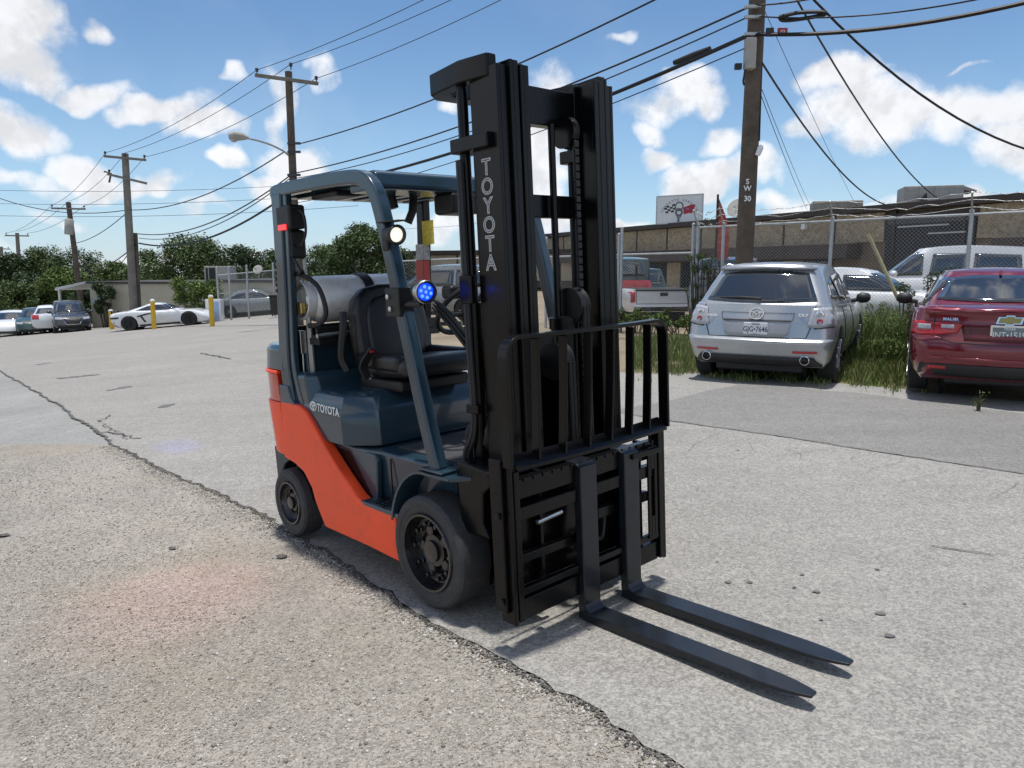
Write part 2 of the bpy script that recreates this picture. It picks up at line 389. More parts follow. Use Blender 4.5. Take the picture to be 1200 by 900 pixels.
M_CRACK = mat('crack_dark', (.05, .048, .045), .95, var=.4, scale=20)
M_CRUMB = mat('crumbled_asphalt', (.11, .104, .097), .95, var=.5, scale=30, bump=.8, bscale=90)
def ribbon(name, pts, w, m, dz, parent, seed=0, jag=.012):
    r = random.Random(seed); mb = MB(); vs = []; P = jagged(pts, jag, .06, seed)
    for i, (x, y) in enumerate(P):
        a = P[min(i + 1, len(P) - 1)]; b = P[max(i - 1, 0)]; L = math.hypot(a[0] - b[0], a[1] - b[1]) or 1
        nx, ny = -(a[1] - b[1]) / L, (a[0] - b[0]) / L; q = w * r.uniform(.25, 1.) / 2
        vs += [(x + nx * q, y + ny * q, gz(x, y) + dz), (x - nx * q, y - ny * q, gz(x, y) + dz)]
    mb.add(vs, [(2 * i, 2 * i + 1, 2 * i + 3, 2 * i + 2) for i in range(len(P) - 1)])
    return mb.build(name, m, parent, fix=False)
road_o = bpy.data.objects['road']
ribbon('joint_crack', jB, .045, M_CRUMB, .005, road_o, 22, .015)
ribbon('crack', [G(1330, 578), G(1200, 556), G(1050, 533), G(930, 514), G(830, 500), G(740, 487)], .012, M_CRACK, .008, road_o, 23, .02)
rr = random.Random(5)
for k in range(14):
    px = rr.uniform(840, 1200); base = 503 + (px - 830) * .147
    p0 = (px, base + rr.uniform(2, 10)); p1 = (px + rr.uniform(-60, 60), base + rr.uniform(8, 26))
    ribbon('crack', [G(*p0), G((p0[0] + p1[0]) / 2 + rr.uniform(-15, 15), (p0[1] + p1[1]) / 2 + rr.uniform(-3, 3)), G(*p1)], .0032, M_CRACK, .0065, road_o, 30 + k, .012)
ribbon('crack', [G(1090, 640), G(1120, 645), G(1165, 651)], .014, M_CRACK, .0065, road_o, 61, .01)
for k, (a, b, w) in enumerate([((68, 444), (117, 439), .30), ((125, 458), (155, 453), .16), ((185, 478), (205, 474), .16), ((42, 428), (60, 425), .2), ((235, 414), (270, 421), .07), ((110, 505), (165, 514), .03), ((115, 495), (128, 487), .03), ((120, 497), (150, 515), .02)]):
    ribbon('road_stain', [G(*a), G(*b)], w, M_CRACK if k > 3 else MATS.setdefault('stain', mat('tar_stain', (.125, .122, .118), .9, var=.3, scale=8)), .0065, road_o, 70 + k, .05)
# oil spots in front of the forks
for k, (px, py, s) in enumerate([(853, 683, .035), (879, 683, .035), (931, 689, .025), (957, 694, .04), (1028, 668, .03), (1032, 720, .045), (1042, 746, .045), (962, 727, .022), (840, 659, .018), (1130, 708, .02), (940, 674, .025), (690, 738, .02), (640, 748, .018), (600, 742, .012), (865, 528, .03), (870, 538, .02)]):
    c = on_ground(px, py); mb = MB(); n = 11; r = random.Random(k)
    s *= .55; ring = [(c.x + s * r.uniform(.55, 1.1) * math.cos(a), c.y + s * .8 * r.uniform(.55, 1.1) * math.sin(a), c.z + .0055) for a in [2 * math.pi * i / n for i in range(n)]]
    mb.add(ring, [tuple(range(n))]).build('oil_spot', MATS['stain'], road_o, fix=False)

# loose stones on the gravel yard and along the joint
def stones(name, pts, sizes, m, sink=.35):
    """many small angular stones in one mesh"""
    n = len(pts); base = np.array([[-1, -1, -1], [1, -1, -1], [1, 1, -1], [-1, 1, -1], [-1, -1, 1], [1, -1, 1], [1, 1, 1], [-1, 1, 1]], float)
    V = base[None] * rng_.uniform(.45, 1.0, (n, 8, 3)) * np.array([1, 1, .72])
    th = rng_.uniform(0, 2 * np.pi, n); c, s = np.cos(th), np.sin(th)
    x = V[..., 0] * c[:, None] - V[..., 1] * s[:, None]; y = V[..., 0] * s[:, None] + V[..., 1] * c[:, None]
    tl = rng_.uniform(-.5, .5, n); z = V[..., 2] * np.cos(tl)[:, None] + x * np.sin(tl)[:, None]
    P = np.stack([x, y, z], -1) * sizes[:, None, None] + pts[:, None, :]
    P[..., 2] += (sizes * (.62 - sink))[:, None]
    F = np.array([[3, 2, 1, 0], [4, 5, 6, 7], [0, 1, 5, 4], [1, 2, 6, 5], [2, 3, 7, 6], [3, 0, 4, 7]])
    fa = (F[None] + (np.arange(n) * 8)[:, None, None]).reshape(-1)
    me = bpy.data.meshes.new(name); me.vertices.add(n * 8); me.vertices.foreach_set('co', P.astype(np.float32).ravel())
    nf = n * 6; me.loops.add(nf * 4); me.loops.foreach_set('vertex_index', fa.astype(np.int32))
    me.polygons.add(nf); me.polygons.foreach_set('loop_start', np.arange(0, nf * 4, 4, dtype=np.int32)); me.polygons.foreach_set('loop_total', np.full(nf, 4, np.int32))
    me.update(calc_edges=True)
    return mesh_obj(name, me, m, fix=False)
def island_mat(name, cols, rough=.9):
    mt = bpy.data.materials.new(name); mt.use_nodes = True; nt = mt.node_tree; N = nt.nodes; p = N['Principled BSDF']
    g = N.new('ShaderNodeNewGeometry'); r = N.new('ShaderNodeValToRGB'); r.color_ramp.interpolation = 'LINEAR'
    el = r.color_ramp.elements
    while len(el) < len(cols): el.new(.5)
    for i, c in enumerate(cols): el[i].position = i / (len(cols) - 1); el[i].color = (*c, 1)
    nt.links.new(g.outputs['Random Per Island'], r.inputs[0]); nt.links.new(r.outputs[0], p.inputs['Base Color']); p.inputs['Roughness'].default_value = rough
    p.inputs['Specular IOR Level'].default_value = .3
    return mt
M_STONE = island_mat('limestone_chips', [(.15, .14, .125), (.25, .228, .195), (.32, .29, .25), (.36, .335, .30), (.35, .305, .245), (.42, .40, .37), (.58, .56, .525)])
def inside(poly, X, Y):
    P = np.array(poly); c = np.zeros(len(X), bool); j = len(P) - 1
    for i in range(len(P)):
        xi, yi = P[i]; xj, yj = P[j]
        k = ((yi > Y) != (yj > Y)) & (X < (xj - xi) * (Y - yi) / (yj - yi + 1e-12) + xi); c ^= k; j = i
    return c
def scatter_gravel():
    gpoly = [(-9, -6), (2.4, -6), (2.4, .4)] + jA[1:] + gravel_edge[::-1][1:] + [(-9, 6.5)]
    pts = []
    for n, lo, hi, s0, s1 in ((75000, 1.6, 4.2, .0013, .0046), (30000, 4.0, 7.2, .0024, .006), (3000, 1.7, 6.5, .0045, .0085), (120, 1.8, 6.5, .008, .014)):
        Y = rng_.uniform(lo, hi, n); X = rng_.uniform(-.72, .32, n) * Y
        # clumps: patches of more and less loose stone
        dn = np.sin(X * 2.3 + 1.3 * np.sin(Y * 1.9)) + np.sin(Y * 3.1 + X * 1.1 + .7) + .6 * np.sin(X * 6.1 - Y * 4.3)
        k = inside(gpoly, X, Y) & (rng_.uniform(-2.6, 2.2, n) < dn + .55)
        X, Y = X[k], Y[k]; s = s0 + (s1 - s0) * rng_.uniform(0, 1, len(X)) ** 2.0
        pts.append((X, Y, s))
    # crumbs along the joint
    J = np.array(jA[1:]); seg = rng_.integers(0, len(J) - 1, 9000); t = rng_.uniform(0, 1, 9000)[:, None]
    P = J[seg] * (1 - t) + J[seg + 1] * t; off = np.abs(rng_.normal(0, .07, 9000)); d = J[seg + 1] - J[seg]; L = np.hypot(d[:, 0], d[:, 1]) + 1e-9
    P = P + np.stack([-d[:, 1] / L, d[:, 0] / L], -1) * off[:, None]
    pts.append((P[:, 0], P[:, 1], rng_.uniform(.003, .0075, 9000)))
    X = np.concatenate([p[0] for p in pts]); Y = np.concatenate([p[1] for p in pts]); S = np.concatenate([p[2] for p in pts])
    Z = np.array([gz(x) for x in X]) - .010
    o = stones('loose_gravel', np.stack([X, Y, Z], -1), S, M_STONE)
    tag(o, 'loose pale limestone chips scattered over the gravel yard beside the road', 'gravel', kind='stuff')
scatter_gravel()
def joint_crumbs():
    n = 7000; J = np.array(jA[1:]); seg = rng_.integers(0, len(J) - 1, n); t = rng_.uniform(0, 1, n)[:, None]; P = J[seg] * (1 - t) + J[seg + 1] * t
    d = J[seg + 1] - J[seg]; L = np.hypot(d[:, 0], d[:, 1]) + 1e-9; s = np.cumsum(np.hypot(np.diff(J[:, 0]), np.diff(J[:, 1]))); s = np.concatenate([[0], s])[seg]
    wd = .013 * (1 + .8 * np.sin(s * 4.1) * np.sin(s * 1.7 + 1)); off = rng_.normal(0, 1, n) * np.maximum(wd, .006)
    P = P + np.stack([-d[:, 1] / L, d[:, 0] / L], -1) * (off + .012)[:, None]
    Z = np.array([gz(x) for x in P[:, 0]]) - .006
    o = stones('joint_crumbs', np.stack([P[:, 0], P[:, 1], Z], -1), rng_.uniform(.002, .006, n), island_mat('asphalt_crumbs', [(.055, .052, .047), (.09, .085, .077), (.14, .132, .12), (.26, .245, .22)]), .2)
    tag(o, 'dark crumbled asphalt along the ragged edge where road meets gravel', 'rubble', kind='stuff')
joint_crumbs()
# ---------------------------------------------------------------- forklift
FX, FY, FYAW = .012, 3.667, -.8277
M_ORANGE = mat('orange_paint', (.95, .085, .022), .38, var=.05, scale=3, coat=.15, dirt=(.50, .075, .035), dirt_amt=.4, spec=.3)
M_BLUE = mat('slate_blue_paint', (.021, .045, .066), .22, var=.10, scale=3, coat=.45, dirt=(.035, .045, .055), dirt_amt=.25)
M_MAST = mat('black_gloss_paint', (.0035, .0035, .004), .27, var=.25, scale=5, coat=.05, dirt=(.008, .008, .008), dirt_amt=.4, spec=.24)
M_BLACK = mat('black_rubber', (.006, .006, .007), .5, var=.25, scale=9)
M_FORK = mat('fork_steel', (.012, .015, .020), .30, var=.3, scale=6, coat=.2, dirt=(.03, .034, .04), dirt_amt=.3, spec=.32)
M_TYRE = mat('grey_cushion_tyre', (.040, .040, .042), .72, var=.2, scale=10, dirt=(.085, .082, .078), dirt_amt=.5, bump=.25, bscale=120)
M_RIM = mat('black_wheel_rim', (.010, .010, .011), .28, var=.3, scale=8, coat=.4)
M_VINYL = mat('black_vinyl', (.010, .010, .011), .33, var=.15, scale=10, bump=.15, bscale=200)
M_ALU = mat('brushed_aluminium', (.84, .85, .86), .45, metal=.35, var=.16, scale=5, dirt=(.3, .3, .3), dirt_amt=.4, bump=.1, bscale=30)
M_STEEL = mat('bare_steel', (.55, .55, .54), .3, metal=1., var=.2, scale=12)
M_WHITE = mat('white_decal', (.78, .78, .78), .5, var=.04)
M_GREYLINE = mat('silver_decal', (.55, .55, .56), .4, var=.05)
M_MATF = mat('floor_mat', (.045, .045, .048), .85, var=.2, scale=20, bump=.3, bscale=150)
M_RED = mat('red_lens', (.55, .012, .012), .2, coat=.5, emit=(1, .03, .03), estr=.6)
M_REDT = mat('red_tape', (.42, .02, .015), .3, var=.1)
M_YEL = mat('yellow_tag', (.72, .55, .04), .5, var=.25, scale=40, dirt=(.05, .05, .04), dirt_amt=.8)
M_BLUEL = mat('blue_led_lens', (.01, .03, .7), .15, emit=(.0, .05, 1.0), estr=1.5, coat=.5)
M_LAMPW = mat('lit_white_lens', (.9, .88, .8), .15, emit=(1, .93, .78), estr=.8)
M_BROWNP = mat('brown_grey_plate', (.09, .078, .065), .55, var=.15)

FM = Matrix.Rotation(-math.atan(TILT), 4, 'Y') @ Matrix.Translation((FX, FY, 0)) @ Matrix.Rotation(FYAW, 4, 'Z')
FI = FM.inverted()
F = empty('forklift', FM.translation, 0, 'orange and slate blue counterbalance forklift with black mast and lowered forks on the road', 'forklift', rot=FM.to_euler())
R_ = math.radians
def sidepx(px, py, y):
    """pixel of the photograph to the forklift's own frame, on the plane y"""
    o = FI @ Vector((0, 0, CAM_H)); dv = FI.to_3x3() @ ray(px, py)
    t = (y - o.y) / dv.y; p = o + dv * t; return (p.x, p.z)
def mir(fn):
    for s in (-1, 1): fn(s)

# --- frame side panels (orange)
side_px = [(328, 470), (340, 472), (350, 476), (357, 482), (364, 494), (380, 524), (400, 556), (417, 581), (427, 591), (440, 596.5), (462, 605), (466, 630), (472, 661),
           (430, 640), (381, 618), (375, 603), (369, 587), (365, 572), (356, 554), (346, 544), (333, 536)]
SP_ = [sidepx(x, y, -.53) for x, y in side_px]
for s in (-1, 1):
    mb = MB(); ys = (-.53, -.46) if s < 0 else (.46, .53)
    mb.prism(SP_, 1, *ys); mb.build('side_panel', M_ORANGE, F, bevel=.012, seg=3)
    # inner frame behind the panel
    MB().prism([(-1.4, .25), (-.2, .22), (-.2, .40), (-.55, .40), (-.75, .62), (-1.4, .62)], 1, *((-.46, -.40) if s < 0 else (.40, .46))).build('frame_rail', M_MAST, F, bevel=.006)
# --- counterweight: stacked rounded plan outlines
def plan_cw(w, xr, xf, r, n=7):
    pts = [(xf, -w)]
    for i in range(n + 1):
        a = math.pi / 2 * i / n; pts.append((xr + r - r * math.sin(a), -w + r * .75 - r * .75 * math.cos(a)))
    pts += [(x, -y) for x, y in pts[::-1]]
    return pts
def stack(levels, name, m, parent, bevel=.0, smooth=40):
    """levels: (z, plan outline) lofted, capped"""
    mb = MB(); n = len(levels[0][1]); vs = []; fs = []
    for z, pl in levels: vs += [(x, y, z) for x, y in pl]
    for l in range(len(levels) - 1):
        for i in range(n): fs.append((l * n + i, l * n + (i + 1) % n, (l + 1) * n + (i + 1) % n, (l + 1) * n + i))
    fs += [tuple(range(n - 1, -1, -1)), tuple(range((len(levels) - 1) * n, len(levels) * n))]
    mb.add(vs, fs); return mb.build(name, m, parent, smooth=smooth, bevel=bevel)
xf = SP_[0][0] + .002
stack([(.505, plan_cw(.525, -1.68, xf, .24)), (.80, plan_cw(.53, -1.72, xf, .24)), (.822, plan_cw(.532, -1.722, xf, .24))], 'counterweight', M_ORANGE, F, bevel=.008)
M_CWRED = mat('counterweight_red', (.52, .035, .016), .25, var=.08, scale=4, coat=.7)
stack([(.824, plan_cw(.522, -1.715, xf - .012, .24)), (.985, plan_cw(.522, -1.72, xf - .03, .24))], 'counterweight_band', M_CWRED, F, bevel=.004)
stack([(.987, plan_cw(.53, -1.73, xf - .02, .24)), (1.008, plan_cw(.527, -1.728, xf - .02, .24))], 'counterweight_rim', M_ORANGE, F, bevel=.006)
stack([(1.010, plan_cw(.522, -1.725, -1.345, .24)), (1.13, plan_cw(.515, -1.72, -1.345, .24)), (1.155, plan_cw(.495, -1.70, -1.345, .24))], 'counterweight_top', M_BLUE, F, bevel=.008)
M_CWLOW = mat('counterweight_grey', (.050, .058, .064), .5, var=.15)
# rear lower block with wheel cut-outs
arch = [(-1.69, .505), (-1.68, .30), (-1.665, .20), (-1.655, .21), (-1.64, .32), (-1.57, .41), (-1.47, .46), (-1.34, .455), (-1.24, .41), (-1.16, .33), (-1.10, .23), (-1.10, .20), (-.9, .20), (-.9, .505)]
MB().prism(arch, 1, -.455, -.44).prism(arch, 1, .44, .455).build('rear_fender', M_CWLOW, F, bevel=.004)
MB().box((-1.69, -.44, .22), (-1.66, .44, .503)).build('tail_block', M_CWLOW, F, bevel=.02)
MB().box((-1.65, -.30, .18), (-.2, .30, .50)).build('chassis', M_BLACK, F, bevel=.01)
# --- engine hood
hood_plan = lambda i, w: [(-1.25, -w + .0), (-.80, -w), (-.74, -w + .012), (-.53 + i, -w + .085 - i * .2), (-.50 + i, -w + .13), (-.50 + i, w - .13), (-.53 + i, w - .085 + i * .2), (-.74, w - .012), (-.80, w), (-1.25, w)]
def hp(dx, w): # outline with inset
    return [(-1.25, -w), (-.95, -w - .004), (-.742 - dx * .5, -w - .004), (-.600 - dx, -w + .10), (-.580 - dx, -w + .13), (-.580 - dx, w - .13), (-.600 - dx, w - .10), (-.742 - dx * .5, w + .004), (-.95, w + .004), (-1.25, w)]
stack([(.655, hp(.0, .50)), (.80, hp(.0, .505)), (.835, hp(.01, .50)), (.905, hp(.05, .465)), (.928, hp(.085, .43)), (.932, hp(.12, .40))], 'engine_hood', M_BLUE, F, bevel=.012)
hood = bpy.data.objects['engine_hood']
stack([(.80, [(-1.26, -.50), (-1.08, -.50), (-1.0, -.45), (-1.0, .45), (-1.08, .50), (-1.26, .50)]), (.99, [(-1.26, -.50), (-1.13, -.50), (-1.08, -.45), (-1.08, .45), (-1.13, .50), (-1.26, .50)]), (1.01, [(-1.26, -.48), (-1.15, -.48), (-1.11, -.43), (-1.11, .43), (-1.15, .48), (-1.26, .48)])], 'hood_step', M_BLUE, hood, bevel=.012)
MB().box((-1.345, -.43, .82), (-1.22, .43, 1.19)).build('hood_rear_wall', M_BLUE, hood, bevel=.015)
MB().tube([(-.985, -.2, .938), (-.985, .2, .938)], .012).build('hood_crease', M_BLUE, hood, smooth=40)
# logo on the hood side
lx, lz = sidepx(379, 479, -.508)
place_text('maker_name', text_mesh('TOYOTA', .062, .001, bold=.0012, sx=.92), M_WHITE, hood, (lx + .045, -.5075, lz - .004), (1, 0, -.02), (0, 0, 1))
def ellipse_ring(mb, c, a, b, r, rot=0, n=26):
    cx, cz = c; pts = []
    for i in range(n):
        t = 2 * math.pi * i / n; u, v = a * math.cos(t), b * math.sin(t)
        pts.append((cx + u * math.cos(rot) - v * math.sin(rot), -.5075, cz + u * math.sin(rot) + v * math.cos(rot)))
    mb.tube(pts, r, 4, closed=True)
mb = MB(); c = (lx - .115, lz + .002)
ellipse_ring(mb, c, .034, .024, .0035); ellipse_ring(mb, (c[0], c[1] + .003), .011, .020, .003); ellipse_ring(mb, (c[0], c[1] + .012), .025, .010, .003)
mb.build('maker_emblem', M_WHITE, hood, smooth=40)
# --- step well and floor
def lower_plan(w): return [(-1.0, -w - .03), (-.62, -w - .03), (-.50, -w), (.0, -w + .01), (.06, -w + .03), (.06, w - .03), (0., w - .01), (-.50, w), (-.62, w + .03), (-1.0, w + .03)]
stack([(.36, lower_plan(.40)), (.60, lower_plan(.42)), (.635, lower_plan(.43)), (.648, lower_plan(.42))], 'floor_pan', M_BLUE, F, bevel=.012)
MB().box((-.49, -.33, .648), (.14, .33, .656)).build('floor_mat', M_MATF, F, bevel=.003)
mir(lambda s: MB().prism([(-1.06, .36), (-.52, .36), (-.50, .60), (-.52, .632), (-.98, .648), (-1.06, .64)], 1, *sorted((s * .425, s * .458))).build('step_side_panel', M_BLUE, F, bevel=.010))
MB().box((-.42, -.432, .40), (-.415, -.425, .62)).build('panel_seam', M_BLACK, F)
mir(lambda s: MB().box((-.66, min(s * .41, s * .528), .372), (-.225, max(s * .41, s * .528), .40)).build('step_plate', M_BLUE, F, bevel=.006))
for i in range(5):
    for j in range(3):
        x = -.52 + i * .065 + j * .012; y = -.445 - j * .028
        MB().box((x, y - .009, .3995), (x + .045, y + .009, .404)).build('tread_slot', M_BLACK, F)
# --- front fenders
def fender(s):
    cx, cz, r = 0., .275, .375
    pts = []
    for i in range(13):
        a = R_(166 - 82 * i / 12); pts.append((cx + r * math.cos(a) * .78, cz + r * math.sin(a) * 1.0))
    pts += [(.20, .652), (.40, .668)]
    ys = (-.535, -.16) if s < 0 else (.16, .535)
    th = .014; out = pts + [(x + (.0 if z > .6 else .02), z - th) for x, z in pts[::-1]]
    mb = MB(); n = len(pts)
    for i in range(n - 1):
        (x0, z0), (x1, z1) = pts[i], pts[i + 1]
        def inner(x, z): return (cx + (x - cx) * .955, cz + (z - cz) * .965)
        a0, a1 = inner(x0, z0), inner(x1, z1)
        yy0 = ys[0]; yy1 = ys[1]
        if i >= n - 2:      # the flat front lip narrows to a point
            if s < 0: e0, e1 = -.535, -.40
            else: e0, e1 = .535, .40
            lo = [(x0, ys[0], z0), (x0, ys[1], z0), (x1, (-.34 if s < 0 else .16), z1), (x1, (-.16 if s < 0 else .34), z1)]
            vs = lo + [(p[0], p[1], p[2] - th) for p in lo]
            mb.add(vs, [(0, 1, 3, 2), (4, 6, 7, 5), (0, 4, 5, 1), (1, 5, 7, 3), (3, 7, 6, 2), (2, 6, 4, 0)])
        else:
            vs = [(x0, yy0, z0), (x0, yy1, z0), (x1, yy0, z1), (x1, yy1, z1), (a0[0], yy0, a0[1]), (a0[0], yy1, a0[1]), (a1[0], yy0, a1[1]), (a1[0], yy1, a1[1])]
            mb.add(vs, [(0, 1, 3, 2), (4, 6, 7, 5), (0, 2, 6, 4), (1, 5, 7, 3)] + ([(0, 4, 5, 1)] if i == 0 else []) )
    mb.build('front_fender', M_BLUE, F, smooth=35)
mir(fender)
MB().box((-.28, -.34, .40), (-.262, .34, .62)).build('firewall', M_BLACK, F)
MB().box((.0, -.30, .12), (.30, .30, .62)).build('front_axle_housing', M_BLACK, F, bevel=.03)
# --- wheels
def wheel(x, y, s, R, w, rr, drive):
    """s: outward side; rr: rim radius"""
    W = empty('front_wheel' if drive else 'rear_wheel', (x, y, R)); W.parent = F
    h = w / 2; A = (0, s, 0)
    prof = [(-h, rr), (-h, R - .018), (-h + .012, R - .004), (-h + .03, R), (h - .03, R), (h - .012, R - .004), (h, R - .018), (h + .001, R - .045), (h - .003, R - .05), (h - .003, rr + .012), (h - .008, rr)]
    MB().lathe(prof, (0, 0, 0), A, 48, closed=True).build('tyre', M_TYRE, W, smooth=35)
    d = .055 if drive else .035
    prof = [(h - .008, rr + .001), (h + .004, rr - .004), (h + .002, rr - .014), (h - .02, rr - .018), (h - d, rr - .03), (h - d - .004, rr * .62), (h - d - .018, rr * .55), (h - d - .018, rr * .42), (h - d + .01, rr * .40), (h - d + .014, rr * .28), (h - d + .03, rr * .27), (h - d + .033, rr * .1), (h - d + .033, 0.)]
    MB().lathe(prof, (0, 0, 0), A, 40, caps=False).build('rim', M_RIM, W, smooth=35)
    nb = 10 if drive else 6
    for i in range(nb):
        a = 2 * math.pi * i / nb; rad = rr * (.70 if drive else .52)
        c = Vector((math.cos(a) * rad, s * (h - d - .004), math.sin(a) * rad))
        MB().lathe([(0, .015), (.012, .015), (.016, .010), (.034, .010), (.036, 0)] if drive else [(0, .009), (.018, .009), (.02, 0)], c, A, 6).build('lug_nut', M_RIM, W, smooth=30)
    if drive:
        for i in range(5):
            a = 2 * math.pi * (i + .5) / 5; c = Vector((math.cos(a) * rr * .50, s * (h - d + .0), math.sin(a) * rr * .50))
            MB().lathe([(-.012, .026), (.008, .026), (.012, .02), (.012, 0)], c, A, 10).build('hub_boss', M_RIM, W, smooth=35)
    return W
for s in (-1, 1):
    wheel(0, s * .448, s, .267, .178, .186, True); wheel(-1.42, s * .445, s, .205, .14, .133, False)
MB().tube([(0, -.36, .267), (0, .36, .267)], .07, 14).build('front_axle', M_BLACK, F, smooth=40)
MB().tube([(-1.42, -.38, .205), (-1.42, .38, .205)], .045, 12).build('rear_axle', M_BLACK, F, smooth=40)

# --- overhead guard
GY = .48
rear_leg = [(-1.30, .80), (-1.33, .92), (-1.345, 1.08), (-1.315, 1.42), (-1.29, 1.80), (-1.285, 2.0)]
front_leg = [(.059, .655), (-.017, .887), (-.115, 1.251), (-.203, 1.58), (-.275, 1.82), (-.325, 1.925), (-.41, 1.985), (-.56, 2.005), (-.917, 2.015), (-1.25, 2.015), (-1.345, 2.005)]
for s in (-1, 1):
    P = spline([(x, s * GY, z) for x, z in front_leg], 6)
    MB().tube(P, .05, flat=(.062, .070)).build('guard_front_leg', M_BLUE, F, bevel=.014, seg=3)
    gl = MB().tube(spline([(x + .012, s * (GY), z) for x, z in rear_leg], 6), .05, flat=(.075, .11) if s < 0 else (.06, .075)).build('guard_rear_leg', M_BLUE if s < 0 else M_MAST, F, bevel=.010)
    if s < 0:
        MB().tube(spline([(x + .075, s * (GY + .01), z) for x, z in [(-1.24, .80), (-1.29, .92), (-1.325, 1.08), (-1.30, 1.42), (-1.275, 1.80), (-1.27, 2.0)]], 6), .05, flat=(.03, .045)).build('leg_flange', M_BLUE, gl, bevel=.006)
        for k in range(6):
            zc = 1.46 + k * .033; MB().box((-1.352 + k * .002, -GY - .041, zc), (-1.340 + k * .002, -GY - .036, zc + .018)).build('leg_slot', M_BLACK, gl)
        MB().prism([(-1.40, .79), (-1.20, .77), (-1.18, .80), (-1.26, .86), (-1.29, .93), (-1.40, .93)], 1, -.528, -.40).build('leg_foot', M_BLUE, gl, bevel=.01)
    else:
        # reflective tape wound round the far leg
        for z0, z1, mm in ((1.34, 1.45, mat('worn_tape', (.20, .17, .15), .5, var=.4, scale=30)), (1.45, 1.62, M_REDT), (1.62, 1.72, mat('clear_tape', (.36, .35, .34), .4, var=.5, scale=30))):
            xo = -1.312 + (z0 - 1.3) * .06; MB().box((xo - .030, s * GY - .040, z0), (xo + .055, s * GY + .012, z1)).build('reflective_tape', mm, gl, bevel=.004)
        MB().grid(lambda u, v: (-1.225 + .02 * math.sin(3 * u) * v, .43 + .09 * u, 1.86 - .15 * v + .012 * u), 6, 6).build('warning_tag', M_YEL, gl, smooth=60)
    # foot plate of the front leg
    MB().box((-.02, s * GY - .05, .655), (.14, s * GY + .05, .667)).build('leg_base', M_BLUE, F, bevel=.004)
MB().box((-1.37, -GY - .025, 1.98), (-1.28, GY + .025, 2.035)).build('guard_rear_beam', M_BLUE, F, bevel=.015)
MB().prism([(-.60, 1.935), (-.36, 1.935), (-.345, 1.95), (-.36, 2.01), (-.39, 2.025), (-.60, 2.025)], 1, -GY + .03, GY - .03).build('guard_front_beam', M_BLUE, F, bevel=.012)
for i in range(7):
    y = -.36 + .12 * i; MB().box((-1.29, y - .02, 1.972), (-.58, y + .02, 2.012)).build('guard_slat', M_BLUE, F, bevel=.006)
MB().box((-1.30, -GY + .035, 2.013), (-.55, GY - .035, 2.022)).build('guard_roof_panel', mat('roof_panel', (.03, .035, .04), .4), F)
# rear combination lamp at the top of the near rear leg
lamp = MB().box((-1.28, -.52, 1.80), (-1.12, -.42, 1.93)).build('rear_lamp', M_BLACK, F, bevel=.015)
MB().box((-1.25, -.528, 1.795), (-1.15, -.518, 1.828)).build('lamp_lens', M_RED, lamp, bevel=.006)
MB().box((-1.26, -.50, 1.64), (-1.17, -.40, 1.80)).build('lamp_bracket', M_BLACK, lamp, bevel=.02)
MB().tube(spline([(-1.12, -.47, 1.90), (-1.05, -.47, 1.87), (-1.04, -.47, 1.78), (-1.09, -.47, 1.72), (-1.17, -.46, 1.71)], 5), .008, 6).build('lamp_cable', M_BLACK, lamp, smooth=40)
MB().tube(spline([(-1.20, -.48, 1.65), (-1.13, -.5, 1.63), (-1.07, -.5, 1.57)], 5), .007, 6).tube([(-1.075, -.5, 1.575), (-1.06, -.5, 1.56)], .016, 8).build('microphone', M_BLACK, lamp, smooth=40)
MB().tube([(-1.20, -.41, .98), (-1.20, -.41, 1.30), (-1.21, -.41, 1.66)], .016, 8).build('exhaust_pipe', mat('dull_pipe', (.4, .4, .38), .45, metal=.7), F, smooth=40)
MB().box((-1.05, -.42, 1.945), (-.78, -.30, 1.975)).build('dome_light', M_BLACK, F, bevel=.01)
# headlamp and blue spot on the near front leg
def round_lamp(name, c, axis, r, depth, lensm, parent=F):
    ax = Vector(axis).normalized(); c = Vector(c)
    o = MB().lathe([(-depth, r * .35), (-depth * .9, r * .7), (-depth * .5, r * .98), (0, r * 1.05), (.012, r * 1.08), (.014, r * .9), (.004, r * .88)], c, ax, 28).build(name, M_BLACK, parent, smooth=40)
    MB().lathe([(.001, r * .9), (.008, r * .75), (.011, r * .4), (.012, 0)], c, ax, 24).build('lens', lensm, o, smooth=50)
    return o
hx, hz = sidepx(465, 275, -.50); hl = round_lamp('headlamp', (hx, -.505, hz), (1, -.10, -.12), .039, .10, M_LAMPW)
MB().lathe([(.013, .035), (.018, .042), (.013, .046)], (hx, -.505, hz), (1, -.10, -.12), 24, closed=True).build('lamp_bezel', M_BLACK, hl, smooth=40)
MB().box((hx - .12, -.53, hz + .058), (hx + .06, -.47, hz + .062)).build('lamp_visor', M_BLACK, hl)
MB().box((hx - .10, -.52, hz - .07), (hx - .05, -.49, hz + .02)).build('lamp_mount', M_BLACK, hl, bevel=.01)
bx, bz = sidepx(498, 342, -.50); bl = round_lamp('blue_spot_lamp', (bx, -.50, bz), (1, -.22, -.08), .045, .10, M_BLUEL)
MB().lathe([(-.02, .05), (.014, .052), (.018, .048), (-.02, .046)], (bx, -.50, bz), (1, -.22, -.08), 28, closed=True).build('lamp_bezel', M_STEEL, bl, smooth=40)
for i in range(7):
    a = 2 * math.pi * i / 6; r = .024 if i < 6 else 0
    A = Vector((1, -.22, -.08)).normalized(); U = A.orthogonal().normalized(); W = A.cross(U); c = Vector((bx, -.50, bz)) + A * .010 + (U * math.cos(a) + W * math.sin(a)) * r
    MB().lathe([(0, .008), (.004, .006), (.005, 0)], c, A, 8).build('led', mat('blue_led', (.05, .1, .8), .2, emit=(.10, .25, 1.), estr=1.6), bl, smooth=40)
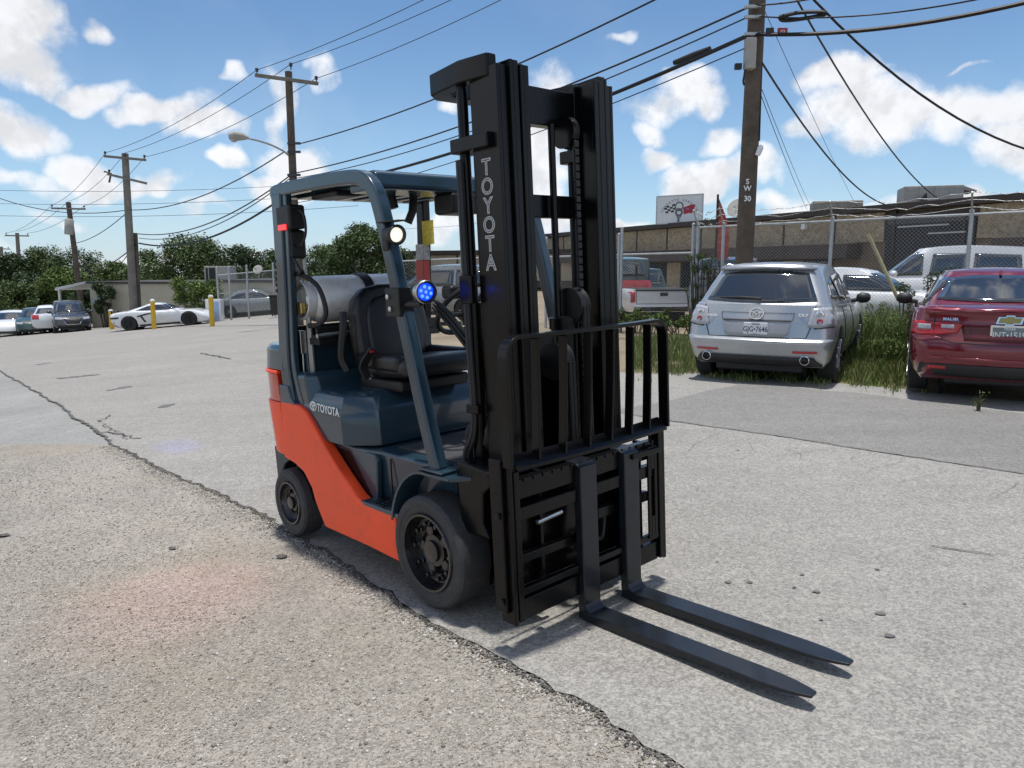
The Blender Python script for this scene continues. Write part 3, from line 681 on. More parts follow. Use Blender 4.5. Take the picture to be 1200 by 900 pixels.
MB().tube([(-.14, -.50, bz - .06), (bx - .03, -.50, bz - .05)], .014, 8).box((-.22, -.53, bz - .11), (-.11, -.45, bz + .02)).build('lamp_mount', M_BLACK, bl, bevel=.02)
for zc in (bz - .02, bz - .075):
    MB().lathe([(0, .012), (.01, .012), (.012, 0)], (-.19 if zc > bz - .05 else -.175, -.53, zc), (0, -1, 0), 8).build('bolt', M_STEEL, bl)
# far work lamp under the front beam
wl = MB().box((-.52, .30, 1.85), (-.36, .46, 1.937)).build('work_lamp', M_BLACK, F, bevel=.015)
MB().tube([(-.62, -.05, 1.97), (-.60, -.08, 1.86), (-.62, -.10, 1.80)], .022, 8).tube([(-.62, -.22, 1.99), (-.60, -.20, 1.87)], .03, 8).build('lamp_arm', M_BLACK, F, smooth=40)
MB().box((-.50, -.02, 1.83), (-.34, .17, 1.938)).build('work_lamp', M_BLACK, F, bevel=.02)

# --- LPG cylinder and its bracket
TX, TZ = -1.25, 1.41
tank = MB().lathe([(-.46, .0), (-.46, .06), (-.445, .075), (-.43, .09), (-.40, .120), (-.36, .134), (.12, .134), (.16, .120), (.19, .09), (.20, .0)], (TX, .04, TZ), (0, 1, 0), 36).build('gas_cylinder', M_ALU, F, smooth=40)
MB().lathe([(-.0, .112), (-.05, .112), (-.05, .10), (0, .10)], (TX, -.38, TZ), (0, 1, 0), 28, closed=True).build('cylinder_collar', M_ALU, tank, smooth=40)
MB().tube([(TX + .05, -.40, TZ - .04), (TX + .05, -.46, TZ - .04)], .022, 10).box((TX + .025, -.465, TZ - .075), (TX + .075, -.435, TZ - .01)).build('valve', mat('brass', (.55, .42, .16), .35, metal=.9), tank, bevel=.006)
MB().lathe([(-.03, .137), (.03, .137), (.03, .145), (-.03, .145)], (TX, -.04, TZ), (0, 1, 0), 36, closed=True).build('tank_strap', M_BLACK, tank, smooth=40)
MB().box((TX + .115, -.075, TZ - .02), (TX + .16, -.005, TZ + .05)).build('strap_buckle', M_BLACK, tank, bevel=.008)
MB().tube(spline([(TX - .06, -.46, TZ + .10), (TX + .05, -.46, TZ + .15), (TX + .16, -.40, TZ + .08), (TX + .20, -.38, TZ - .06), (TX + .16, -.40, TZ - .13), (TX + .10, -.44, TZ - .14)], 6), .014, 8).build('gas_hose', M_BLACK, tank, smooth=40)
MB().box((TX - .16, -.42, 1.16), (TX + .17, .42, 1.20)).box((TX + .13, -.42, 1.18), (TX + .155, .42, 1.26)).box((TX - .15, -.42, 1.18), (TX - .13, .42, 1.26)).build('tank_bracket', M_BLACK, F, bevel=.006)
MB().tube([(TX + .19, -.44, 1.215), (TX + .19, .10, 1.225)], .013, 8).build('tank_latch_bar', M_STEEL, F, smooth=40)
MB().tube([(TX + .19, .0, 1.223), (TX + .19, .10, 1.225)], .019, 8).build('latch_grip', M_YEL, F, smooth=40)
MB().box((-1.27, -.46, 1.11), (-1.22, -.42, 1.24)).tube([(-1.245, -.44, 1.11), (-1.25, -.44, .93)], .007, 6).build('hood_strut', M_STEEL, F, bevel=.004)

# --- seat
def cushion(name, lo, hi, r, m, parent, R=None, pivot=None, sub=2):
    mb = MB().box(lo, hi, R, pivot); o = mb.build(name, m, parent); me = o.data; me.shade_smooth()
    b = o.modifiers.new('bevel', 'BEVEL'); b.width = r; b.segments = 5; b.harden_normals = False
    return o
SY = -.04
seat = empty('seat', (0, 0, 0)); seat.parent = F
cushion('seat_base', (-.93, SY - .23, .92), (-.52, SY + .23, .985), .02, M_BLACK, seat)
cushion('seat_cushion', (-.95, SY - .25, .985), (-.43, SY + .25, 1.095), .05, M_VINYL, seat, Matrix.Rotation(R_(-4), 3, 'Y'))
cushion('side_bolster', (-.92, SY - .262, 1.03), (-.50, SY - .19, 1.12), .03, M_VINYL, seat); cushion('side_bolster', (-.92, SY + .19, 1.03), (-.50, SY + .262, 1.12), .03, M_VINYL, seat)
def backrest():
    prof = [(-.17, .0), (-.245, .06), (-.25, .20), (-.24, .33), (-.21, .42), (-.15, .475), (-.05, .495), (.05, .495), (.15, .475), (.21, .42), (.24, .33), (.25, .20), (.245, .06), (.17, .0)]
    Rm = Matrix.Rotation(R_(-13), 4, 'Y'); Rm.translation = Vector((-.88, SY, 1.0))
    mb = MB(Rm); mb.prism(prof, 0, -.065, .045); o = mb.build('seat_back', M_VINYL, seat); o.data.shade_smooth()
    b = o.modifiers.new('bevel', 'BEVEL'); b.width = .035; b.segments = 4; b.limit_method = 'ANGLE'; b.angle_limit = R_(50)
    p2 = [(x * .74, .03 + z * .80) for x, z in prof]
    mb = MB(Rm); mb.prism(p2, 0, .0, .062); o = mb.build('seat_back_panel', M_VINYL, seat); o.data.shade_smooth()
    b = o.modifiers.new('bevel', 'BEVEL'); b.width = .02; b.segments = 3; b.limit_method = 'ANGLE'; b.angle_limit = R_(50)
backrest()
MB().tube(spline([(-.93, SY - .30, 1.02), (-.95, SY - .32, 1.10), (-.93, SY - .31, 1.25), (-.95, SY - .29, 1.34)], 5), .022, 8).build('hip_restraint', M_BLACK, seat, smooth=40)
MB().tube(spline([(-.74, SY - .29, .99), (-.76, SY - .30, 1.06), (-.70, SY - .27, 1.15)], 5), .02, flat=(.045, .01)).build('belt_buckle', M_RED if False else M_BLACK, seat)
MB().lathe([(0, .016), (.012, .016), (.014, 0)], (-.75, SY - .262, 1.0), (0, -1, 0), 10).build('recline_knob', M_STEEL, seat)
MB().box((-.72, SY - .29, 1.13), (-.70, SY - .26, 1.15)).build('belt_button', mat('belt_red', (.4, .02, .02), .4), seat, bevel=.004)
# --- dash, column, steering wheel, levers
MB().prism([(.0, 1.0), (.14, .98), (.16, 1.08), (.10, 1.22), (-.04, 1.20), (-.08, 1.12)], 1, -.02, .40).build('dashboard', M_BLACK, F, bevel=.02)
MB().prism([(.10, .66), (.20, .66), (.20, 1.02), (.10, 1.02)], 1, -.06, .42).build('front_cowl', M_BLUE, F, bevel=.02)
colm = MB().tube([(-.06, -.02, 1.12), (-.20, -.02, 1.27), (-.24, -.02, 1.32)], .045, 12).build('steering_column', M_BLACK, F, smooth=40)
Ms = Matrix.Rotation(R_(-48), 4, 'Y'); Ms.translation = Vector((-.25, -.02, 1.335))
mb = MB(Ms); mb.tube([(.165 * math.cos(a), .165 * math.sin(a), .02) for a in [2 * math.pi * i / 32 for i in range(32)]], .014, 8, closed=True)
mb.build('steering_wheel', M_BLACK, F, smooth=40); sw = bpy.data.objects['steering_wheel']
for a in (20, 140, 260):
    mb = MB(Ms); mb.tube([(0, 0, -.01), (.09 * math.cos(R_(a)), .09 * math.sin(R_(a)), .0), (.165 * math.cos(R_(a)), .165 * math.sin(R_(a)), .02)], .012, 6); mb.build('spoke', M_BLACK, sw, smooth=40)
mb = MB(Ms); mb.lathe([(-.03, .04), (.01, .045), (.02, .03), (.022, 0)], (0, 0, 0), (0, 0, 1), 16); mb.build('horn_pad', M_BLACK, sw, smooth=40)
MB().box((-.37, -.10, 1.40), (-.28, .0, 1.47)).build('display_pod', M_BLACK, F, bevel=.02)
for k in range(3):
    MB().tube(spline([(-.07, -.36 - .006 * k, bz - .045 - .015 * k), (.03, -.36, bz - .10 - .028 * k), (.15, -.31, bz - .26 - .03 * k), (.24, -.28, bz - .42 - .035 * k)], 6), .009, 8).build('lamp_wire', M_BLACK, F, smooth=40)
for k in range(3):
    x0 = .06 + k * .012; y0 = .02 + k * .06
    lv = MB().tube([(x0, y0, 1.10), (x0 - .10, y0 - .03, 1.24 + .01 * k)], .007, 6).build('control_lever', M_STEEL, F, smooth=40)
    MB().lathe([(-.03, .012), (-.01, .018), (.02, .016), (.026, 0)], (x0 - .10, y0 - .03, 1.24 + .01 * k), (-.5, -.1, .7), 10).build('knob', M_BLACK, lv, smooth=40)
MB().prism([(-.235, 1.00), (-.185, 1.00), (-.10, .68), (-.14, .68)], 1, -.41, -.39).build('parking_lever_plate', M_BROWNP, F, bevel=.004)
MB().lathe([(-.05, .05), (-.03, .075), (.04, .075), (.06, .05)], (.16, -.30, .80), (.4, -1, .2), 14).tube([(.06, -.26, .74), (.12, -.34, .72)], .03, 10).build('hydraulic_pump', M_BLACK, F, smooth=40)

# --- mast, in its own frame tilted back a little: u forward, y left, v up from the carriage
TH, CXm, CZm = .013, .590, .104
MM = Matrix(((math.cos(TH), 0, -math.sin(TH), CXm), (0, 1, 0, 0), (math.sin(TH), 0, math.cos(TH), CZm), (0, 0, 0, 1)))
def m_(): return MB(MM)
mast = empty('mast', (0, 0, 0)); mast.parent = F
def rail(y0, y1, u0, u1, v0, v1, s, name, fl=.022, web=.018):
    """C channel: web on the outer side, two flanges pointing inward"""
    a, b = (s * y0, s * y1)       # y0 outer, y1 inner
    lo, hi = min(a, b), max(a, b); wlo, whi = (lo, lo + web) if s < 0 else (hi - web, hi)
    mb = m_(); mb.box((u0, wlo, v0), (u1, whi, v1)).box((u1 - fl, lo if s > 0 else whi, v0 + .001), (u1 - .001, wlo if s > 0 else hi, v1 - .001)).box((u0 + .001, lo if s > 0 else whi, v0 + .001), (u0 + fl, wlo if s > 0 else hi, v1 - .001))
    return mb.build(name, M_MAST, mast, bevel=.004)
for s in (-1, 1):
    rail(.355, .30, -.325, -.155, -.02, 2.245, s, 'outer_rail')
    rail(.297, .25, -.30, -.138, .0, 2.265, s, 'middle_rail')
    rail(.247, .20, -.275, -.130, .02, 2.25, s, 'inner_rail')
    # lift cylinder behind the rail
    m_().tube([(-.40, s * .335, .02), (-.40, s * .335, 1.30)], .036, 14).build('lift_cylinder', M_MAST, mast, smooth=40)
    m_().tube([(-.40, s * .335, 1.28), (-.40, s * .335, 2.22)], .024, 12).build('cylinder_rod', M_MAST, mast, smooth=40)
    m_().box((-.44, s * .335 - .05, 1.93), (-.20, s * .335 + .05, 1.99)).build('cylinder_clamp', M_MAST, mast, bevel=.006)
    m_().box((-.24, s * .345 - .03, -.02), (-.16, s * .345 + .03, .12)).build('rail_foot', M_MAST, mast, bevel=.006)
# U-shaped rear tie beam at the top
tie = [(-.20, -.36), (-.36, -.385), (-.60, -.35), (-.66, -.28), (-.66, .28), (-.60, .35), (-.36, .385), (-.20, .36)]
tin = [(-.20, -.31), (-.34, -.325), (-.53, -.29), (-.56, -.25), (-.56, .25), (-.53, .29), (-.34, .325), (-.20, .31)]
vs = [(x, y, 2.205) for x, y in tie] + [(x, y, 2.205) for x, y in tin] + [(x, y, 2.295) for x, y in tie] + [(x, y, 2.295) for x, y in tin]
n = len(tie); fs = []
for i in range(n - 1):
    fs += [(i, i + 1, n + i + 1, n + i), (2 * n + i, 3 * n + i, 3 * n + i + 1, 2 * n + i + 1), (i, 2 * n + i, 2 * n + i + 1, i + 1), (n + i, n + i + 1, 3 * n + i + 1, 3 * n + i)]
fs += [(0, n, 3 * n, 2 * n), (n - 1, 3 * n - 1, 4 * n - 1, 2 * n - 1)]
mb = m_(); mb.add(vs, fs); mb.build('top_tie_beam', M_MAST, mast, bevel=.008)
m_().box((-.33, -.26, 2.06), (-.27, .26, 2.22)).build('cross_beam', M_MAST, mast, bevel=.006)
m_().box((-.31, -.21, 1.66), (-.27, .21, 1.76)).build('cross_beam', M_MAST, mast, bevel=.006)
m_().box((-.36, -.31, .10), (-.31, .31, .24)).build('cross_beam', M_MAST, mast, bevel=.006)
m_().box((-.37, -.31, .95), (-.33, .31, 1.05)).build('cross_beam', M_MAST, mast, bevel=.006)
# sheave, chain, centre cylinder
m_().lathe([(-.02, .07), (-.012, .062), (.012, .062), (.02, .07)], (-.235, .115, 2.03), (0, 1, 0), 24).build('chain_sheave', M_MAST, mast, smooth=40)
chain = empty('lift_chain', (0, 0, 0)); chain.parent = mast
link = m_().box((-.18, .10, 0), (-.165, .128, .030)).build('chain_link', M_BLACK, chain, bevel=.004)
for i in range(48):
    c = link.copy(); COL.objects.link(c); off = MM.to_3x3() @ Vector((0, 0, .36 + i * .034)); c.location = off
link.location = MM.to_3x3() @ Vector((0, 0, .33))
m_().tube([(-.24, .03, .95), (-.24, .03, 2.06)], .016, 10).build('hydraulic_pipe', M_MAST, mast, smooth=40)
m_().tube([(-.24, .075, .05), (-.24, .075, 1.16)], .065, 18).lathe([(0, .075), (.05, .075), (.06, .05)], (-.24, .075, 1.16), (0, 0, 1), 18).build('free_lift_cylinder', M_MAST, mast, smooth=40)
m_().lathe([(-.03, .085), (-.02, .075), (.02, .075), (.03, .085)], (-.21, -.02, 1.02), (0, 1, 0), 24).build('hose_sheave', M_BLACK, mast, smooth=40)
m_().lathe([(-.03, .085), (-.02, .075), (.02, .075), (.03, .085)], (-.20, .085, 1.26), (0, 1, 0), 24).build('hose_sheave', M_BLACK, mast, smooth=40)
for k, (y, c) in enumerate(((-.02, 0), (.0, .01), (.085, 0), (.105, .01))):
    m_().tube(spline([(-.13, y, .15), (-.125, y, .55), (-.13, y, 1.02 if k < 2 else 1.26)], 6), .011, 8).build('hydraulic_hose', M_BLACK, mast, smooth=40)
for k in range(2):
    m_().tube(spline([(-.37 - .03 * k, -.37, .35), (-.44, -.385, .45), (-.42 - .03 * k, -.39, .62), (-.36 - .02 * k, -.39, .78), (-.37 - .02 * k, -.385, 1.2), (-.37 - .02 * k, -.385, 1.9)], 6), .010, 8).build('hydraulic_hose', mat('hose_grey', (.03, .03, .032), .45) if k else M_BLACK, mast, smooth=40)
m_().box((-.41, -.40, 1.30), (-.33, -.372, 1.42)).build('hose_clamp', M_MAST, mast, bevel=.006)
m_().box((-.41, -.40, .82), (-.33, -.372, .86)).build('hose_clamp', M_MAST, mast, bevel=.006)
# tilt bracket on the near side
mb = m_(); mb.prism([(-.42, .62), (-.20, .60), (-.18, .55), (-.20, .53), (-.24, .50), (-.25, .36), (-.21, .30), (-.40, .30)], 1, -.47, -.375); mb.build('tilt_bracket', M_MAST, mast, bevel=.012)
# lettering down the near rail
ups = (MM.to_3x3() @ Vector((0, 0, 1))).normalized(); fw = (MM.to_3x3() @ Vector((1, 0, 0))).normalized()
for i, ch in enumerate('TOYOTA'):
    v = 1.852 - i * .0775
    place_text('rail_letter', text_mesh(ch, .092, outline=.003, sx=1.0), M_GREYLINE, mast, MM @ Vector((-.242, -.3565, v)), fw, ups)
m_().box((-.20, -.3575, .66), (-.182, -.3565, .78)).build('rail_sticker', mat('pale_sticker', (.5, .45, .45), .5, var=.6, scale=90), mast)

# --- carriage and load backrest
car_ = empty('carriage', (0, 0, 0)); car_.parent = F
MMC = MM @ Matrix.Translation((0, -.022, 0)) @ Matrix.Diagonal((1, .96, 1, 1))
def m_(): return MB(MMC)
CW = .529
def cp(name, *boxes, m=M_MAST, bevel=.005):
    mb = m_()
    for b in boxes: mb.box(*b)
    return mb.build(name, m, car_, bevel=bevel)
for s in (-1, 1):
    y0, y1 = sorted((s * CW, s * (CW - .022)))
    cp('side_plate', ((-.085, y0, .0), (.0, y1, .68)))
    y0, y1 = sorted((s * (CW - .024), s * (CW - .055)))
    cp('side_post', ((-.045, y0, .01), (.004, y1, .64)))
    y0, y1 = sorted((s * (CW + .001), s * (CW + .020)))
    if s < 0: cp('outer_guide', ((-.10, y0, .05), (-.03, y1, .69)))
    for v in (.10, .46):
        m_().lathe([(0, .014), (.008, .014), (.01, .008), (.01, 0)], (-.05, s * (CW + .0205 if s < 0 else CW), v), (0, s, 0), 10).build('bolt', M_MAST, car_, smooth=30)
cp('lower_bar', ((-.055, -CW + .056, .005), (-.012, CW - .056, .095)))
cp('lower_rail', ((-.03, -CW + .056, .115), (-.002, CW - .056, .145)))
cp('upper_bar', ((-.060, -CW + .056, .515), (-.014, CW - .056, .600)))
cp('upper_bar', ((-.050, -CW + .056, .43), (-.004, CW - .056, .485)))
for i in range(16):
    y = -.44 + i * .0585; cp('bar_notch', ((-.015, y, .585), (-.008, y + .012, .604)), bevel=.002)
for y in (-.30, .25, .40): cp('inner_plate', ((-.10, y, .06), (-.06, y + .02, .60)))
cp('back_panel', ((-.115, -CW + .03, .10), (-.105, .30, .60)))
m_().box((-.345, -.20, .24), (-.335, .20, .94)).build('mast_dark_fill', M_MAST, mast, bevel=.004)  # added sheet, no real mast part: makes the gap between the rails read black
m_().tube([(-.01, -.37, .40), (-.01, -.22, .41)], .010, 8).build('shift_rod', M_STEEL, car_, smooth=40)
cp('shift_cylinder', ((-.07, -.46, .23), (-.04, -.08, .27)), ((-.07, .06, .30), (-.04, .44, .35)))
mb = m_(); mb.tube(spline([(-.07, -.1, .2), (-.06, -.06, .3), (-.08, -.05, .5)], 6), .012, 8).tube(spline([(-.07, -.05, .18), (-.05, .0, .24), (-.06, .1, .2), (-.07, .14, .3)], 6), .010, 8); mb.build('shift_hose', M_BLACK, car_, smooth=40)
# backrest: bowed top bar, side bars, lower angle bar with six uprights
bow = lambda y: .055 * (1 - (y / CW) ** 2)
def bar(pts, w, h, name): m_().tube(pts, .01, flat=(w, h)).build(name, M_MAST, car_, bevel=.004)
BR = .07; top = 1.165
pts = [(0, -CW + .006, .66), (0, -CW + .006, top - BR)] + [(0, -CW + .006 + BR - BR * math.cos(R_(a)), top - BR + BR * math.sin(R_(a))) for a in (20, 40, 60, 80)]
pts2 = [(bow(y) * .9, y, top) for y in [-.42 + .84 * i / 14 for i in range(15)]]
full = pts + pts2 + [(x, -y, z) for x, y, z in pts[::-1]]
mb = m_(); prof = []
def strap(path, wid, th):
    """flat strap, wide along u, following path in the y-v plane"""
    vs = []; n = len(path)
    for i, p in enumerate(path):
        a, b = path[min(i + 1, n - 1)], path[max(i - 1, 0)]; ty, tz = a[1] - b[1], a[2] - b[2]; L = math.hypot(ty, tz); ny, nz = -tz / L, ty / L
        for du, q in ((-wid / 2, 0), (wid / 2, 0), (wid / 2, th), (-wid / 2, th)): vs.append((p[0] + du, p[1] + ny * q, p[2] + nz * q))
    fs = [(i * 4 + k, i * 4 + (k + 1) % 4, (i + 1) * 4 + (k + 1) % 4, (i + 1) * 4 + k) for i in range(n - 1) for k in range(4)] + [(3, 2, 1, 0), (n * 4 - 4, n * 4 - 3, n * 4 - 2, n * 4 - 1)]
    return vs, fs
mb.add(*strap(full, .055, .016)); mb.build('backrest_frame', M_MAST, car_, bevel=.003)
LB = .685
mb = m_()
lb = [(bow(y) * .5 + .01, y, LB) for y in [-CW + .02 + (2 * CW - .04) * i / 12 for i in range(13)]]
vs = []; n = len(lb)
for u, y, v in lb: vs += [(u - .035, y, v + .022), (u + .02, y, v - .022), (u + .02, y, v - .036), (u - .035, y, v + .008)]
mb.add(vs, [(i * 4 + k, i * 4 + (k + 1) % 4, (i + 1) * 4 + (k + 1) % 4, (i + 1) * 4 + k) for i in range(n - 1) for k in range(4)] + [(3, 2, 1, 0), (n * 4 - 4, n * 4 - 3, n * 4 - 2, n * 4 - 1)])
mb.build('backrest_lower_bar', M_MAST, car_, bevel=.002)
for i in range(6):
    y = -.375 + .15 * i; bar([(bow(y) * .5 - .005, y, LB - .012), (bow(y) * .75, y, .95), (bow(y) * .9, y, top - .004)], .012, .045, 'backrest_upright')
# slotted guide plates right of the forks
for y0 in (.385,):
    cp('slot_plate', ((-.005, y0, .13), (.006, y0 + .022, .58)), ((-.005, y0 + .050, .13), (.006, y0 + .072, .58)), ((-.005, y0 + .022, .13), (.006, y0 + .05, .24)), ((-.005, y0 + .022, .47), (.006, y0 + .05, .58)), bevel=.004)
cp('stop_block', ((-.01, .24, .55), (.03, .46, .575)))
# --- forks
MMF = MM @ Matrix.Translation((-.034, .054, -.031))
def m_(): return MB(MMF)
def fork(yc):
    k = empty('fork', (0, 0, 0)); k.parent = F
    w = .053
    mb = m_(); u0, u1 = .008, .050
    mb.prism([(u0, -.08), (u1, -.035), (u1, .615), (u0, .635), (u0 - .05, .635), (u0 - .05, .60), (u0, .585)], 1, yc - w, yc + w)
    mb.build('shank', M_FORK, k, bevel=.006, seg=3)
    N_ = 22; vs = []
    for i in range(N_ + 1):
        t = i / N_; u = .008 + t * 1.055
        if i == 0: u = .010
        th = .042 - .030 * max(0, (t - .25) / .75); half = w if t < .78 else w * (1 - .62 * ((t - .78) / .22) ** 2.6)
        zt = -.038; zb = zt - th
        if t < .04: zb += .012 * (1 - t / .04)
        vs += [(u, yc - half, zb), (u, yc + half, zb), (u, yc + half, zt), (u, yc - half, zt)]
    fs = [(i * 4 + q, i * 4 + (q + 1) % 4, (i + 1) * 4 + (q + 1) % 4, (i + 1) * 4 + q) for i in range(N_) for q in range(4)] + [(3, 2, 1, 0), (N_ * 4, N_ * 4 + 1, N_ * 4 + 2, N_ * 4 + 3)]
    mb = m_(); mb.add(vs, fs); mb.build('blade', M_FORK, k, bevel=.004)
    mb = m_(); mb.prism([(u1 - .004, -.04), (u1 + .028, -.038), (u1 + .008, -.028), (u1, -.006)], 1, yc - w + .003, yc + w - .003); mb.build('heel_fillet', M_FORK, k, smooth=60)
    return k
fork(-.135); fork(.160)

# --- lit lamps: blue floor spot and red side zone light from the rear
def spot(name, loc, target, energy, col, size, blend):
    d = bpy.data.lights.new(name, 'SPOT'); d.energy = energy; d.color = col; d.spot_size = size; d.spot_blend = blend; d.shadow_soft_size = .01
    o = bpy.data.objects.new(name, d); COL.objects.link(o); o.location = loc; o.rotation_euler = (Vector(loc) - Vector(target)).to_track_quat('Z', 'Y').to_euler(); return o
spot('blue_floor_beam', FM @ Vector((-1.62, -.25, 2.0)), on_ground(208, 523), 420, (.05, .08, 1), R_(8), .9)
spot('red_zone_beam', FM @ Vector((-1.33, -.56, 1.78)), on_ground(205, 700), 40, (1, .06, .06), R_(36), 1.)
spot('blue_lamp_glow', FM @ Vector((bx + .02, -.575, bz)), FM @ Vector((.25, -.40, bz - .12)), .16, (.0, .05, 1), R_(75), 1.)
# ---------------------------------------------------------------- vehicles
M_GLASS = mat('dark_car_glass', (.012, .015, .017), .04, var=.1, coat=1., spec=1., rv=.02)
M_CTYRE = mat('car_tyre', (.018, .018, .018), .8, var=.25, dirt=(.08, .075, .06), dirt_amt=.4)
M_ALLOY = mat('alloy_rim', (.42, .43, .44), .35, metal=.85, var=.1)
M_BLKP = mat('black_plastic', (.02, .02, .021), .55, var=.2)
M_CHROME = mat('chrome', (.75, .75, .76), .12, metal=1., var=.05)
M_TAIL = mat('tail_lamp_red', (.42, .006, .010), .12, var=.15, coat=.8)
M_CLEAR = mat('clear_lamp', (.36, .37, .40), .12, var=.2, scale=25, coat=.8)
M_PLATE = mat('plate_white', (.72, .74, .76), .4, var=.04)
M_PLTXT = mat('plate_ink', (.02, .03, .07), .5)
def interp(tab, x):
    if x <= tab[0][0]: return tab[0][1]
    for (a, u), (b, v) in zip(tab, tab[1:]):
        if x <= b:
            t = (x - a) / (b - a); t = t * t * (3 - 2 * t) * .5 + t * .5; return u + (v - u) * t
    return tab[-1][1]
def outline(xr, xf, w, rr, rf, br, bf, barrel=.02, ne=6, nc=5, ns=14):
    h = []
    ye = w - rr
    for i in range(ne): y = ye * i / ne; h.append((xr + br * (y / w) ** 2, y))
    x0 = xr + br * (ye / w) ** 2
    for i in range(nc + 1): a = math.pi / 2 * i / nc; h.append((x0 + rr * 1.25 * (1 - math.cos(a)), ye + rr * math.sin(a)))
    xs = x0 + rr * 1.25; yf = w - rf; x1 = xf - bf * (yf / w) ** 2; xe = x1 - rf * 1.25
    for i in range(1, ns): t = i / ns; h.append((xs + (xe - xs) * t, w + barrel * (1 - (2 * t - 1) ** 2) - 0.))
    for i in range(nc + 1): a = math.pi / 2 * (1 - i / nc); h.append((x1 - rf * 1.25 * (1 - math.cos(a)), yf + rf * math.sin(a)))
    for i in range(1, ne + 1): y = yf * (1 - i / ne); h.append((xf - bf * (y / w) ** 2, y))
    return h + [(x, -y) for x, y in h[-2:0:-1]]
def loft_solid(rings, zfun, cap_top, cap_bot, w, xr, xf):
    """rings: list of plan outlines; zfun(k,x,y); caps close towards the centre line"""
    mb = MB(); n = len(rings[0]); vs = []; fs = []
    for k, r in enumerate(rings): vs += [(x, y, zfun(k, x, y)) for x, y in r]
    for k in range(len(rings) - 1):
        for i in range(n): fs.append((k * n + i, k * n + (i + 1) % n, (k + 1) * n + (i + 1) % n, (k + 1) * n + i))
    def cap(k, fz):
        nonlocal vs, fs
        base = k * n; last = list(range(base, base + n)); r = rings[k]; lo, hi = xr + w * .8, xf - w * .8
        for s in (.92, .75, .5, .25):
            st = len(vs)
            for x, y in r:
                xs = min(max(x, lo), hi); X = xs + (x - xs) * s; vs.append((X, y * s, fz(X, y * s, s)))
            cur = list(range(st, st + n))
            for i in range(n): fs.append((last[i], last[(i + 1) % n], cur[(i + 1) % n], cur[i]))
            last = cur
        half = n // 2
        for i in range(0, half): # bridge left and right halves
            a, b, c, d = last[i], last[i + 1], last[(n - i - 1) % n], last[(n - i) % n]
            q = []
            for v in (a, b, c, d):
                if v not in q: q.append(v)
            if len(q) > 2: fs.append(tuple(q))
    cap(len(rings) - 1, cap_top); cap(0, cap_bot)
    mb.add(vs, fs); return mb
def bool_cut(me, cutters):
    o = bpy.data.objects.new('t', me); COL.objects.link(o); made = []
    for c in cutters:
        cm = c.mesh('c'); bm = bmesh.new(); bm.from_mesh(cm); bmesh.ops.recalc_face_normals(bm, faces=bm.faces); bm.to_mesh(cm); bm.free()
        co = bpy.data.objects.new('c', cm); COL.objects.link(co); made.append(co)
        b = o.modifiers.new('b', 'BOOLEAN'); b.operation = 'DIFFERENCE'; b.object = co; b.solver = 'EXACT'
    dg = bpy.context.evaluated_depsgraph_get(); r = bpy.data.meshes.new_from_object(o.evaluated_get(dg))
    for q in made + [o]: bpy.data.objects.remove(q)
    return r
def car_wheel(parent, x, y, R, w, s, rimm, rim_r=.66, spokes=5):
    W = empty('wheel', (x, y, R)); W.parent = parent; A = (0, s, 0); h = w / 2; rr = R * rim_r
    MB().lathe([(-h, rr), (-h, R * .93), (-h + .02, R), (h - .02, R), (h, R * .93), (h - .005, rr)], (0, 0, 0), A, 28, closed=True).build('tyre', M_CTYRE, W, smooth=35)
    mb = MB().lathe([(h - .005, rr), (h - .012, rr * .93), (h - .06, rr * .90), (h - .065, 0)], (0, 0, 0), A, 24, caps=False)
    mb.build('rim_barrel', M_BLKP, W, smooth=35)
    for i in range(spokes):
        a = 2 * math.pi * i / spokes; c, sn = math.cos(a), math.sin(a); mb = MB()
        mb.tube([(c * rr * .1, s * (h - .022), sn * rr * .1), (c * rr * .94, s * (h - .016), sn * rr * .94)], .02, flat=(rr * .26, .02)); mb.build('spoke', rimm, W, bevel=.004)
    MB().lathe([(h - .03, rr * .24), (h - .012, rr * .22), (h - .008, 0)], (0, 0, 0), A, 12).build('hub_cap', rimm, W, smooth=40)
